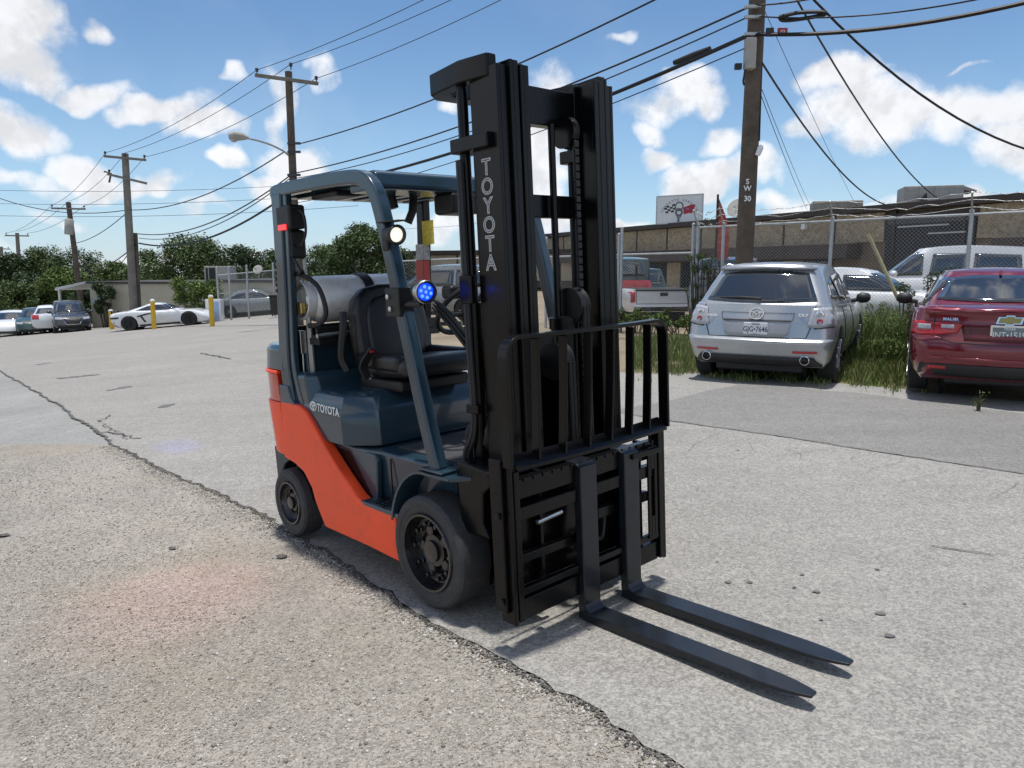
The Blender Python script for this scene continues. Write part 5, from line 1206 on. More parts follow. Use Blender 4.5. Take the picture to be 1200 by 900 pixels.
for ax in ('right', 'left'):
    p('side_intake', 'body', ax, [(1.35, .62), (1.75, .70), (2.15, .76)], [(1.35, .69), (1.75, .77), (2.2, .80)], M_BLKP, off=.012)
    p('side_blade', 'body', ax, [(1.62, .38), (1.72, .36)], [(1.45, .70), (1.55, .70)], M_BLKP, off=.012); p('sill', 'body', ax, [(1.4, .19), (3.2, .18)], [(1.4, .26), (3.2, .25)], M_BLKP, off=.014)
    p('rear_vent', 'body', ax, [(.10, .62), (.5, .62)], [(.12, .70), (.5, .70)], M_BLKP, off=.012)
p('tail_lamp', 'body', 'rear', *rect(.45, .80, .62, .72), M_BLKP); p('tail_lamp', 'body', 'rear', *rect(-.80, -.45, .62, .72), M_BLKP); p('rear_diffuser', 'body', 'rear', [(.85, .25), (-.85, .25)], [(.9, .48), (-.9, .48)], M_BLKP, off=.014)
MB().box((-.06, -.80, .98), (.22, .80, 1.0)).box((.06, -.5, .86), (.12, -.45, .985)).box((.06, .45, .86), (.12, .5, .985)).build('rear_wing', M_BLKP, T['root'], bevel=.006)
for x in S['axles']:
    for s in (-1, 1): MB().lathe([(-.02, .12), (.0, .15), (.0, .13)], (x, s * .84, .34), (0, s, 0), 14).build('brake_disc', mat('red_caliper', (.2, .03, .05), .4), T['root'], smooth=40)
# cars at the far left
S = spec(4.5, 1.85, 1.66, .36, 'suv'); hd = R_(146); c1 = ground_at(80, 41.5); q = c1 - hv(hd) * 4.2; q.z = c1.z - .05
T = make_car('charcoal_suv', S, q, hd, 'charcoal SUV with wide chrome framed grille facing the road', 'car', M_DKP); windows_for(T, S, 1.66); front_face(T, S, 1.66, 1.85); mirrors(T, 3.0, .92, 1.1, M_DKP)
S = spec(4.4, 1.80, 1.45, .33, 'sedan'); hd = R_(152); c1 = ground_at(33, 42.5); q = c1 - hv(hd) * 4.2; q.z = c1.z - .05
T = make_car('dark_green_hatchback', S, q, hd, 'dark hatchback with glossy curved bonnet between the white car and the charcoal SUV', 'car', M_TEALP); windows_for(T, S, 1.45); front_face(T, S, 1.45, 1.8, False)
S = spec(4.4, 1.80, 1.45, .33, 'sedan'); hd = R_(-30); c1 = ground_at(53, 43.0); q = c1 - hv(hd) * 0.5; q.z = c1.z + .05
T = make_car('white_hatchback', S, q, hd, 'white hatchback with red tail lamps tucked beside the charcoal SUV', 'car', M_WHITEP); windows_for(T, S, 1.45)
for s in (1, -1): T['patch']('tail_lamp', 'body', 'rear', *rect(s * .5, s * .85, .75, 1.0), M_TAIL)
S = spec(4.6, 1.82, 1.42, .33, 'sedan'); hd = R_(154); c1 = ground_at(2, 43.0); q = c1 - hv(hd) * 4.2; q.z = c1.z - .05
T = make_car('white_coupe', S, q, hd, 'white low car with dark windscreen parked at the end of the row', 'car', M_WHITEP); windows_for(T, S, 1.42); front_face(T, S, 1.42, 1.82, False)
# white car behind the left fence
S = spec(4.6, 1.82, 1.45, .33, 'sedan'); hd = R_(80); c1 = ground_at(300, 43.0); q = c1 - hv(hd) * 2.3; q.z = gz(q.x) + .05
T = make_car('grey_fenced_car', S, q, hd, 'pale grey car parked behind the left fence gate near the cream building', 'car', MATS['silver_grey_paint'], pitch=-.075); windows_for(T, S, 1.45)
# ---------------------------------------------------------------- fences, buildings, poles, plants
M_GALV = mat('galvanised_steel', (.42, .44, .45), .45, metal=.6, var=.15, scale=8)
M_WIRE = mat('fence_wire', (.36, .37, .38), .5, metal=.4, var=.1)
def px_dir(px): d = ray(px, HOR); return d.x / d.y
def on_line(px, A, D):
    """where the upright plane through this pixel column meets the plan line A + s D"""
    k = px_dir(px); s = (k * A.y - A.x) / (D.x - k * D.y); return A + D * s
def chain_link(mb, p0, p1, h0, h1, cell=.075, r=.0021):
    """diamond wire between two posts (plan points) from height h0 to h1 above the ground line"""
    p0, p1 = Vector((p0.x, p0.y, 0)), Vector((p1.x, p1.y, 0)); L = (p1 - p0).length; d = (p1 - p0) / L; H = h1 - h0
    g0, g1 = gz(p0.x), gz(p1.x)
    P = lambda s, z: p0 + d * s + Vector((0, 0, g0 + (g1 - g0) * s / L + h0 + z))
    n = int((L + H) / cell) + 1
    for k in range(n):
        a = k * cell
        for sg in (1, -1):
            s0 = a - H; z0 = 0.; s1 = a; z1 = H
            if s0 < 0: z0 = -s0; s0 = 0.
            if s1 > L: z1 = H - (s1 - L); s1 = L
            if s1 - s0 < .01: continue
            if sg < 0: q0, q1 = P(L - s0, z0), P(L - s1, z1)
            else: q0, q1 = P(s0, z0), P(s1, z1)
            mb.tube([q0, q1], r, 3, caps=False)
def fence(name, posts, h, label, mesh_h=None, barbed=False, post_h=None, midrail=None, group=None, rail=True, cell=.075, r=.0021, pr=.038):
    o = empty(name, (posts[0].x, posts[0].y, gz(posts[0].x)), 0, label, 'fence', group); base = Vector(o.location); sh = Matrix.Translation(-base)
    for p in posts:
        g = gz(p.x); ph = post_h or h + .05
        MB(sh).tube([(p.x, p.y, g - .1), (p.x, p.y, g + ph)], pr, 10).lathe([(0, pr * 1.15), (.03, pr * 1.1), (.05, 0)], (p.x, p.y, g + ph), (0, 0, 1), 10).build('post', M_GALV, o, smooth=40)
        if barbed:
            dr = Vector((-.35, -.5, 0)).normalized() * .32
            MB(sh).tube([(p.x, p.y, g + h), (p.x + dr.x, p.y + dr.y, g + h + .38)], .018, 6).build('barb_arm', M_GALV, o, smooth=40)
    for a, b in zip(posts, posts[1:]):
        ga, gb = gz(a.x), gz(b.x)
        mb = MB(sh); chain_link(mb, a, b, .04, mesh_h or h, cell, r); m = mb.build('wire_mesh', M_WIRE, o, fix=False); m['kind'] = 'stuff'
        if rail: MB(sh).tube([(a.x, a.y, ga + (mesh_h or h)), (b.x, b.y, gb + (mesh_h or h))], .024, 8).build('top_rail', M_GALV, o, smooth=40)
        if midrail: MB(sh).tube([(a.x, a.y, ga + midrail), (b.x, b.y, gb + midrail)], .02, 8).build('mid_rail', M_GALV, o, smooth=40)
        if barbed:
            r_ = random.Random(int(a.x * 100))
            for k in range(3):
                f = (k + 1) / 3; dx, dy = -.184 * f, -.262 * f; pts = []
                n = 14
                for i in range(n + 1):
                    t = i / n; pts.append((a.x + (b.x - a.x) * t + dx, a.y + (b.y - a.y) * t + dy, ga + (gb - ga) * t + h + .38 * f - .10 * math.sin(math.pi * t) * r_.uniform(.6, 1.3)))
                mb = MB(sh).tube(pts, .004, 4)
                for i in range(40):
                    t = r_.random(); j = min(int(t * n), n - 1); q = Vector(pts[j]).lerp(Vector(pts[j + 1]), t * n - j); dv = Vector((r_.uniform(-1, 1), r_.uniform(-1, 1), r_.uniform(-1, 1))).normalized() * .03
                    mb.tube([q - dv, q + dv], .003, 3)
                mb.build('barbed_wire', M_WIRE, o, fix=False)
    return o
FA, FD = Vector((3.55, 18.4)), Vector((.765, -.644))
fp = {k: on_line(k, FA, FD) for k in (640, 728, 811, 846, 972, 1133, 1330)}
fence('fence_gate', [fp[728], fp[811]], 2.45, 'chain link gate panel between two plain steel posts in front of the white pickup', mesh_h=1.86)
fence('low_fence', [fp[640], fp[728] + Vector((-.06, .05))], 2.3, 'chain link panel left of the gate seen behind the mast', mesh_h=1.86)
fence('tall_fence', [fp[811] + Vector((.09, -.07)), fp[846], fp[972], fp[1133], fp[1330]], 2.43, 'tall chain link fence topped with barbed wire behind the parked cars', barbed=True)
# fence seen through the cab
FB = [on_line(q, Vector((-6, 23.5)), Vector((.97, -.10))) for q in (455, 500, 541, 585)]
fence('cab_view_fence', FB, 2.0, 'chain link fence in front of the grey SUV, seen through the cab', post_h=2.35, mesh_h=1.95, cell=.10, r=.003)
# left fence and gate
LB_ = [on_line(q, Vector((-15, 39.2)), Vector((1, -.03))) for q in (254, 268, 289, 320, 352)]
fence('left_fence', LB_, 2.35, 'chain link fence with gate frame near the white sports car', midrail=1.4, cell=.13, r=.0045, pr=.05, post_h=2.7)

# ---- long brown building on the right
M_AGG = ground_mat('exposed_aggregate', (.37, .30, .205), (.17, .135, .09), (.52, .43, .31), 16., .6, .2, bump=.8)
M_BROWN = mat('brown_fascia', (.045, .032, .026), .6, var=.25, scale=2)
M_BROWN2 = mat('brown_canopy', (.065, .048, .040), .7, var=.25, scale=1.5)
M_DARK = mat('dark_opening', (.012, .012, .013), .5)
M_WGL = mat('window_glass', (.02, .025, .03), .06, var=.1, spec=.8)
kA = px_dir(722); kB = px_dir(1200)
P2 = Vector((kA * 51.0, 51.0, 0)); P1 = Vector((kB * 27.8, 27.8, 0)); WD = (P1 - P2).normalized(); WL = (P1 - P2).length
ang = math.atan2(WD.y, WD.x)
BT = 4.25
B1 = empty('brown_building', (P2.x, P2.y, 0), ang, 'long single storey building with tan pebble panels and dark brown fascia behind the fence', 'building')
def s_at(px): # distance along the wall for a pixel column
    k = px_dir(px); q = (k * P2.y - P2.x) / (WD.x - k * WD.y); return q
S0, S1 = -16.0, WL + 16.0
# local frame: x along the wall, -y towards the street
MB().box((S0, .12, -.5), (S1, 9.0, BT - .05)).build('wall', mat('brown_block', (.16, .125, .09), .85, var=.2, scale=3, bump=.4, bscale=20), B1)
MB().box((S0 - .1, -.25, BT - .22), (S1 + .1, 9.2, BT + .06)).build('fascia', M_BROWN, B1, bevel=.02)
g0, g1 = s_at(1035), s_at(1138)
bays = []; s = S0
while s < S1: bays.append(s); s += 3.05
for i, s in enumerate(bays):
    e = s + 3.0
    if e > g0 and s < g1:
        for a, b in ((s, min(e, g0 - .1)), (max(s, g1 + .1), e)):
            if b - a > .3: MB().box((a, -.02, 2.75), (b, .10, BT - .24)).build('pebble_panel', M_AGG, B1, bevel=.02)
    else: MB().box((s, -.02, 2.75), (e, .10, BT - .24)).build('pebble_panel', M_AGG, B1, bevel=.02)
    if not (e > g0 and s < g1):
        MB().box((s + .02, .0, -.4), (s + 1.25, .10, 2.0)).build('pebble_panel', M_AGG, B1, bevel=.02)
        w = MB().box((s + 1.32, .02, .2), (s + 2.9, .10, 2.0)).build('window', M_BLKP, B1)
        MB().box((s + 1.40, -.01, .28), (s + 2.08, .03, 1.95)).build('pane', M_WGL, w); MB().box((s + 2.14, -.01, .28), (s + 2.82, .03, 1.95)).build('pane', M_WGL, w)
    MB().box((s - .06, -.06, 2.0), (s + .03, .11, BT - .23)).build('pilaster', M_BROWN, B1, bevel=.01)
MB().box((S0, -.9, 2.05), (g0 - 1.2, .0, 2.72)).build('canopy', M_BROWN2, B1, bevel=.03)
MB().box((g1 + 1.2, -.9, 2.05), (S1, .0, 2.72)).build('canopy', M_BROWN2, B1, bevel=.03)
gd = MB().box((g0, .0, -.4), (g1, .118, 3.72)).build('garage_opening', M_DARK, B1)
MB().box((g0 - .15, -.06, 3.72), (g1 + .15, .10, 3.9)).build('lintel', M_BROWN, gd, bevel=.02)
MB().box((g0 + .6, -.10, 3.30), (g1 - 1.0, -.04, 3.36)).build('door_track', M_GALV, gd); MB().box((g0 + 2.0, -.10, 2.98), (g1 - .3, -.04, 3.04)).build('door_track', M_GALV, gd)
MB().box((g0 + .1, -.03, 3.45), (g1 - .1, .0, 3.66)).build('rolled_door', mat('rolled_door', (.07, .07, .07), .6), gd)
ls = s_at(942); MB().box((ls - .12, -.25, 3.45), (ls + .12, -.02, 3.72)).build('wall_lamp', M_WHITEP, B1, bevel=.03)
# roof plant
M_HVAC = mat('hvac_grey', (.36, .35, .32), .6, var=.15, scale=2, dirt=(.2, .19, .17), dirt_amt=.4)
def rooftop(name, label, px0, px1, Yd, ztop, depth, hood=False, m=M_HVAC):
    a = px_dir(px0) * Yd; b = px_dir(px1) * Yd; o = empty(name, ((a + b) / 2, Yd, BT + .05), math.radians(-16), label, 'air conditioner'); w = (b - a) / 2; h = ztop - BT - .05
    MB().box((-w, 0, .12), (w, depth, h)).build('housing', m, o, bevel=.03)
    MB().box((-w - .05, -.05, 0), (w + .05, depth + .05, .12)).build('curb', M_BROWN, o)
    n = 4
    for i in range(n): MB().box((-w + 2 * w * i / n + .03, -.012, .2), (-w + 2 * w * (i + 1) / n - .03, .0, h - .08)).build('side_panel', m, o, bevel=.004)
    if hood:
        MB().prism([(w - .02, h - .03), (w + .55, h - .25), (w + .50, h - .30), (w - .02, h - .22)], 1, .1, depth - .1).build('intake_hood', m, o, bevel=.01)
        MB().prism([(-w * .55, .14), (-w * .25, .14), (-w * .3, h * .62)], 1, -.35, -.02).build('vent_cowl', M_BLKP, o)
    return o
rooftop('rooftop_unit', 'large grey rooftop air handler with a raised intake hood on the brown building', 1056, 1118, 34.0, CAM_H + (HOR - 221) / FPX * 34, 1.6, True)
rooftop('louvred_unit', 'low tan louvred rooftop unit on the brown building', 950, 1004, 38.5, CAM_H + (HOR - 238) / FPX * 38.5, 1.6, m=mat('tan_louvre', (.30, .27, .22), .7, var=.2, scale=3))
# sign on the roof
def make_sign():
    Yd = 45.5; s0 = s_at(771); c = Vector((px_dir(793.5) * Yd, Yd, 0)); o = empty('roof_sign', (c.x, c.y, BT), math.radians(-34), 'white rectangular roof sign with crossed chequered and red flags emblem', 'sign')
    w, h = 1.42, 1.62
    bd = MB().box((-w, 0, .03), (w, .08, h + .03)).build('board', mat('sign_white', (.66, .68, .70), .5, var=.05), o)
    for a, b in (((-w - .03, -.02, .0), (w + .03, .09, .05)), ((-w - .03, -.02, h), (w + .03, .09, h + .05)), ((-w - .03, -.02, .05), (-w + .02, .09, h)), ((w - .02, -.02, .05), (w + .03, .09, h))): MB().box(a, b).build('sign_frame', M_GALV, o)
    ink = mat('sign_ink', (.02, .022, .025), .5); red = mat('sign_red', (.35, .02, .04), .5)
    gy = mat('sign_grey', (.13, .14, .15), .5)
    # staffs and centre badge
    cz = .82
    MB().tube([(-.02, -.012, .12), (-.02, -.012, .35)], .06, 8).prism([(-.28, cz - .15), (-.17, cz - .22), (.0, .36), (-.09, .34)], 1, -.014, -.002).prism([(.28, cz - .15), (.17, cz - .22), (.0, .36), (.09, .34)], 1, -.017, -.003).build('flag_staffs', gy, bd)
    MB().lathe([(0, .28), (.012, .28), (.012, .20), (0, .20)], (0, -.006, cz + .18), (0, -1, 0), 24, closed=True).lathe([(0, .24), (.012, .24), (.012, .13), (0, .13)], (0, -.006, cz - .15), (0, -1, 0), 24, closed=True).build('badge_ring', gy, bd)
    MB().prism([(-.20, cz - .02), (.20, cz - .02), (.20, cz + .06), (-.20, cz + .06)], 1, -.020, -.010).build('badge_bar', gy, bd)
    for i in range(4):
        for j in range(4):
            u0, v0 = i / 4, j / 4
            def q(u, v): return (-.98 + .70 * u - .12 * v * 0 + (1 - v) * .25 * .6, cz + .22 - .42 * (1 - v) + .02 + .12 * u - .04 * math.sin(3 * u))
            if (i + j) % 2 == 0: MB().prism([q(u0, v0), q(u0 + .25, v0), q(u0 + .25, v0 + .25), q(u0, v0 + .25)], 1, -.012, -.002).build('flag_check', ink, bd)
    MB().prism([(.26, cz + .10), (.30, cz - .28), (.62, cz - .22), (.80, cz - .25), (1.0, cz + .24), (.8, cz + .27), (.5, cz + .18)], 1, -.012, -.002).build('red_flag', red, bd)
    MB().prism([(.40, cz - .02), (.60, cz - .06), (.66, cz + .06), (.44, cz + .06)], 1, -.018, -.012).build('flag_mark', mat('sign_mauve', (.3, .15, .25), .5), bd)
    txt = 'CORVETTE SERVICE'
    for i, ch in enumerate(txt):
        if ch == ' ': continue
        a = math.radians(60 - 120 * i / (len(txt) - 1)); R = 1.30
        place_text('sign_letter', text_mesh(ch, .20, .004, bold=.002), gy, bd, (-math.sin(a) * R * .95, -.006, cz - .72 + math.cos(a) * R * .96 + .03), (math.cos(a), 0, math.sin(a)), (-math.sin(a), 0, math.cos(a)))
make_sign()
# feather flag
q = Vector((px_dir(841.5) * 20.4, 20.4)); fl = empty('feather_flag', (q.x, q.y, gz(q.x)), math.radians(-10), 'narrow red feather flag on a dark pole behind the fence', 'flag')
ft = CAM_H + (HOR - 231) / FPX * 20.4 - gz(q.x)
MB().tube([(-.08, 0, 0), (-.08, 0, ft)], .03, 8).build('flag_pole', M_BLKP, fl, smooth=40)
def flagf(u, v):
    z = ft - .1 - v * 1.75; w = .30 * math.sin(min(1, v * 1.6) * math.pi / 2) * (1 if v < .8 else 1 - (v - .8) * 2); return (-.05 + u * w, .03 * math.sin(6 * v + 2 * u), z)
MB().grid(flagf, 6, 30).build('banner', mat('faded_red_cloth', (.42, .06, .04), .8, var=.3, scale=5, dirt=(.55, .45, .42), dirt_amt=.5), fl, smooth=60, fix=False)
# roof dish
def dish(name, loc, label, r=.35, az=0.):
    o = empty(name, loc, az, label, 'satellite dish')
    MB().tube([(0, 0, 0), (0, 0, .5)], .025, 8).build('mast_pipe', M_GALV, o, smooth=40)
    A = Vector((-.6, -.7, .45)).normalized()
    MB().lathe([(.12, r), (.05, r * .7), (.01, r * .35), (0, 0), (-.015, 0), (.0, r * .4), (.04, r * .75), (.105, r)], (0, 0, .58), A, 20).build('reflector', M_HVAC, o, smooth=40)
    MB().tube([Vector((0, 0, .45)), Vector((0, 0, .58)) + A * .42 - Vector((0, 0, .15))], .012, 6).box((-.30, -.36, .62), (-.22, -.28, .70)).build('feed_arm', M_GALV, o, smooth=40)
dish('roof_dish', (px_dir(861) * 42.5, 42.5, BT + .05), 'grey satellite dish on the brown building roof next to the utility pole', .55)

# ---- lower wing behind the forklift cab
def wing():
    Y0 = 58.; a, b = px_dir(395) * 64, px_dir(700) * 55
    o = empty('panel_building', (a, 64, -1), math.atan2(55 - 64, b - a), 'low building with tan wall panels seen through the forklift cab', 'building'); L = math.hypot(b - a, 9); top = CAM_H + (HOR - 295) / FPX * 62 + 1
    MB().box((0, .1, 0), (L, 8, top - .05)).build('wall', M_BROWN2, o); MB().box((-.1, -.3, top - .32), (L + .1, 8.2, top)).build('fascia', M_BROWN, o)
    n = 8
    for i in range(n):
        s = L * i / n; MB().box((s + .08, -.02, top - 2.3), (s + L / n - .08, .08, top - .34)).build('wall_panel', mat('tan_panel', (.42, .36, .27), .85, var=.15, scale=2, bump=.3), o, bevel=.02)
        MB().box((s + .08, -.02, .2), (s + L / n - .08, .08, top - 2.9)).build('wall_panel', MATS['tan_panel'], o, bevel=.02)
    MB().box((0, -.8, top - 2.8), (L, .0, top - 2.4)).build('canopy', M_BROWN, o)
wing()
# ---- cream building at the left
M_CREAM = mat('cream_stucco', (.46, .42, .33), .9, var=.12, scale=.8, dirt=(.28, .26, .2), dirt_amt=.35, bump=.3, bscale=15)
def cream():
    A = Vector((px_dir(103) * 45.5, 45.5)); Bp = Vector((px_dir(420) * 42.5, 42.5)); L = (Bp - A).length; an = math.atan2(Bp.y - A.y, Bp.x - A.x); zb_ = -2.6
    o = empty('cream_building', (A.x, A.y, zb_), an, 'plain cream stucco building with flat dark roof edge behind the sports car', 'building'); top = CAM_H + (HOR - 332) / FPX * 45 - zb_
    MB().box((0, 0, 0), (L * .46, 8, top)).box((L * .46 + .02, -.05, 0), (L, 8, top + .10)).build('wall', M_CREAM, o, bevel=.02)
    MB().box((-.15, -.15, top), (L * .46, 8.1, top + .12)).box((L * .46, -.2, top + .10), (L + .1, 8.1, top + .24)).build('roof_edge', mat('dark_roof', (.06, .055, .05), .8), o)
    aw = MB().prism([(-2.1, top - .42), (-.05, top - .02), (-.05, top + .12), (-2.1, top - .26)], 1, -.3, 3.0).build('porch_roof', mat('porch_white', (.5, .5, .48), .6), o)
    for y in (-.2, 2.8): MB().box((-2.0, y, 0), (-1.88, y + .12, top - .38)).build('porch_post', MATS['porch_white'], aw)
    MB().box((.25, -.12, top - 1.5), (.75, .0, top - .9)).build('meter_box', M_GALV, o, bevel=.02)
    MB().box((L * .46 - .1, -.08, 0), (L * .46 + .12, .0, top)).build('corner_trim', M_CREAM, o)
    return top + zb_
ctop = cream()
def leftbox(name, label, px0, px1, y0, y1, Yd, m, cat, panels=True):
    a, b = px_dir(px0) * Yd, px_dir(px1) * Yd; zt = CAM_H + (HOR - y0) / FPX * Yd; zl = CAM_H + (HOR - y1) / FPX * Yd
    o = empty(name, ((a + b) / 2, Yd, zl), 0, label, cat); w = (b - a) / 2; h = zt - zl
    MB().box((-w, 0, 0), (w, 1.2 * w, h)).build('housing', m, o, bevel=.02)
    return o, w, h
o, w, h = leftbox('window_unit', 'beige box air conditioner with dark side grille on the cream building roof', 239, 270, 312, 331, 44.5, mat('beige_ac', (.40, .38, .34), .6, var=.1), 'air conditioner')
MB().box((-w + .1, -.02, .12), (-w * .15, .0, h - .1)).build('grille', M_BLKP, o); MB().box((-w * .68, -.035, .12), (-w * .62, -.02, h - .1)).build('grille_bar', MATS['beige_ac'], o)
o, w, h = leftbox('white_cabinet', 'white upright cabinet with blue edge beside the yellow bollard', 238, 256, 350, 383, 38.6, M_WHITEP, 'cabinet')
MB().box((w * .15, -.03, .1), (w * .75, .0, h - .12)).build('cabinet_door', mat('pale_blue', (.30, .42, .60), .5), o)
dish('left_dish', (px_dir(303) * 44.0, 44.0, ctop + .2), 'white satellite dish on the cream building roof near the rear leg of the forklift', .28, .6)
# wheelie bin beside the forklift
bq = Vector((px_dir(322) * 37.0, 37.0)); o = empty('wheelie_bin', (bq.x, bq.y, gz(bq.x) + .05), .3, 'dark wheelie bin standing by the left fence', 'bin')
MB().prism([(-.26, .1), (.26, .1), (.32, 1.0), (-.32, 1.0)], 1, -.3, .3).build('bin_body', M_BLKP, o, bevel=.03); MB().box((-.36, -.34, 1.0), (.36, .36, 1.08)).build('lid', M_BLKP, o, bevel=.03)
MB().lathe([(-.03, .12), (.03, .12)], (-.2, .3, .12), (1, 0, 0), 14).build('wheel', M_CTYRE, o); MB().lathe([(-.03, .12), (.03, .12)], (.2, .3, .12), (1, 0, 0), 14).build('wheel', M_CTYRE, o)
# bollards
M_BOL = mat('bollard_yellow', (.68, .42, .02), .5, var=.12, scale=4, dirt=(.3, .2, .05), dirt_amt=.4)
for px, yt, yb, Yd, lab in ((126, 362, 386, 40.5, 'short yellow bollard with white cap left of the sports car tail'), (176, 350, 386, 35.6, 'yellow bollard with white cap in front of the sports car rear wheel'), (245, 345, 389, 33.0, 'tallest yellow bollard with white cap near the sports car nose')):
    x = px_dir(px) * Yd; zt = CAM_H + (HOR - yt) / FPX * Yd; z0 = gz(x); o = empty('bollard', (x, Yd, z0), 0, lab, 'bollard', 'yellow bollards by the sports car'); h = zt - z0; r = .105 if px > 130 else .12
    MB().tube([(0, 0, -.2), (0, 0, h - .10)], r, 20).build('post', M_BOL, o, smooth=40); MB().lathe([(0, r * 1.02), (.06, r), (.10, r * .7), (.12, 0)], (0, 0, h - .11), (0, 0, 1), 20).build('cap', mat('bollard_cap', (.68, .66, .60), .7), o, smooth=50)

# ---- utility poles and cables
M_POLE = mat('weathered_pole', (.105, .082, .062), .9, var=.35, scale=3, bump=.8, bscale=25, dirt=(.05, .04, .032), dirt_amt=.6)
M_POLEG = mat('grey_pole', (.19, .175, .15), .9, var=.3, scale=3, bump=.6, bscale=25)
M_CABLE = mat('black_cable', (.012, .012, .013), .6)
M_INS = mat('insulator', (.04, .04, .045), .3)
def pole(name, label, top_px, bot_px, Yd, r, m=M_POLE, arms=(), extra_top=0., parts=None):
    """top and a lower point of the shaft in the photograph; the shaft runs down to the ground"""
    tp, bp = at(*top_px, Yd), at(*bot_px, Yd); d = (tp - bp).normalized(); tp = tp + d * extra_top; g = gz(bp.x); base = bp + d * ((g - .3 - bp.z) / d.z)
    o = empty(name, (base.x, base.y, base.z), 0, label, 'utility pole'); L = (tp - base).length; sh = Matrix.Translation(-base)
    n = 10; pts = [tuple(base + d * L * i / n) for i in range(n + 1)]
    MB(sh).tube(pts, [r * (1.12 - .24 * i / n) for i in range(n + 1)], 14).build('shaft', m, o, smooth=40)
    for (lx, ly), (rx, ry), ins in arms:
        a, b = at(lx, ly, Yd - .15), at(rx, ry, Yd - .15)
        ar = MB(sh).tube([a, b], .06, flat=(.10, .12)).build('crossarm', M_POLEG, o, bevel=.01)
        for t in ins:
            c = a.lerp(b, t); MB(sh).lathe([(.05, .02), (.12, .02), (.13, .06), (.18, .05), (.19, .07), (.24, .05), (.26, 0)], c, (0, 0, 1), 10).build('insulator', M_INS, ar, smooth=40)
    return o, sh
# right pole
YR = 15.2
PR, shR = pole('roadside_pole', 'dark brown utility pole carrying a grey box behind the silver crossover', (887.5, 0), (872, 305), YR, .16, arms=(((846, -190), (934, -182), (.06, .5, .94)),), extra_top=3.9)
c = at(879, 63, YR - .22); MB(shR).box((c.x - .10, c.y - .08, c.z - .28), (c.x + .10, c.y + .10, c.z + .28)).build('junction_box', M_HVAC, PR, bevel=.02)
MB(shR).tube([at(874, 78, YR - .2), at(871, 95, YR - .2), at(872, 100, YR - .18)], .02, 6).box(at(865, 78, YR - .2) - Vector((.06, .05, .05)), at(865, 78, YR - .2) + Vector((.06, .05, .05))).build('cable_drop', M_CABLE, PR)
for i, (ch, yy) in enumerate((('S', 213), ('W', 221), ('30', 233))):
    c = at(876 - .06 * i, yy, YR - .215); place_text('pole_letter', text_mesh(ch, .14, .004, bold=.003), M_WHITE, PR, c - Vector(PR.location), (1, 0, 0), (0, 0, 1))
for yy in (8, 20, 40): c = at(881, yy, YR - .2); MB(shR).tube([c, c + Vector((.16, -.06, .0))], .03, 8).box(c - Vector((.14, .04, .03)), c + Vector((.14, .04, .03))).build('cable_clamp', M_GALV, PR, bevel=.01)
# street light pole
YP = 28.0
PM, shM = pole('street_light_pole', 'dark utility pole with crossarm and a street lamp on a curved arm', (338, 84), (343.5, 210), YP, .14, arms=(((299, 88), (373, 98), (.03, .97)),))
c = at(341, 82, YP); MB(shM).lathe([(.0, .02), (.10, .02), (.12, .06), (.17, .05), (.19, .07), (.24, .05), (.26, 0)], c, (0, 0, 1), 10).build('insulator', M_INS, PM, smooth=40)
arm = [at(338, 182, YP - .1), at(332, 177, YP - .3), at(318, 170, YP - .7), at(303, 165, YP - 1.1), at(290, 162, YP - 1.4)]
la = MB(shM).tube(spline(arm, 5), .035, 8).build('lamp_arm', M_GALV, PM, smooth=40)
hd_ = [at(291, 161.5, YP - 1.4), at(284, 160, YP - 1.5), at(276, 159, YP - 1.6), at(268, 160, YP - 1.65)]
MB(shM).tube(hd_, [.05, .13, .17, .10], 12).build('lamp_head', M_HVAC, la, smooth=40)
c = at(274, 163, YP - 1.6); MB(shM).lathe([(0, .13), (-.06, .11), (-.10, .05), (-.11, 0)], c, (0, 0, 1), 12).build('lamp_globe', M_CLEAR, la, smooth=50)
for yy in (168, 178, 205): c = at(345, yy, YP - .15); MB(shM).box(c - Vector((.25, .03, .04)), c + Vector((.22, .03, .04))).build('cable_bracket', M_INS, PM)
# pole by the sports car
YQ = 40.0
PQ, shQ = pole('grey_pole', 'tall grey utility pole with two crossarms behind the sports car', (146.5, 180), (156, 350), YQ, .19, M_POLEG, arms=(((122, 183), (171, 187.5), (.03, .5, .97)), ((126, 204), (172, 215), (.05,))))
MB(shQ).tube([at(122, 201, YQ), at(130, 203, YQ), at(128, 214, YQ)], .05, 6).build('line_hardware', M_INS, PQ)
pole('stub_pole', 'short dark pole standing against the tall grey pole', (158.5, 273), (162, 350), YQ + .3, .13, M_POLE)
YT = 56.0
PT, shT = pole('leaning_pole', 'leaning dark pole with a grey transformer and crossarm in front of the trees', (80, 237), (97, 370), YT, .19, M_POLE, arms=(((60, 244), (100, 245), (.03, .5, .97)),))
c = at(81, 266, YT - .35); MB(shT).lathe([(-.55, .0), (-.55, .28), (-.5, .30), (.5, .30), (.58, .24), (.60, 0)], c, (.12, 0, 1), 16).build('transformer', M_HVAC, PT, smooth=40)
MB(shT).tube(spline([at(87, 306, YT), at(75, 301, YT - 1), at(62, 298, YT - 1.6)], 5), .04, 6).build('lamp_arm', M_GALV, PT, smooth=40)
YU = 76.0
pole('distant_pole', 'slim distant pole with one crossarm before the trees at the street end', (20, 273), (26, 365), YU, .19, M_POLEG, arms=(((6, 276), (34, 276.5), (.05, .95)),))
pole('furthest_pole', 'furthest thin pole at the edge of the trees', (1.5, 289), (4, 360), 95.0, .2, M_POLEG, arms=(((-10, 291), (12, 292), (.1, .9)),))

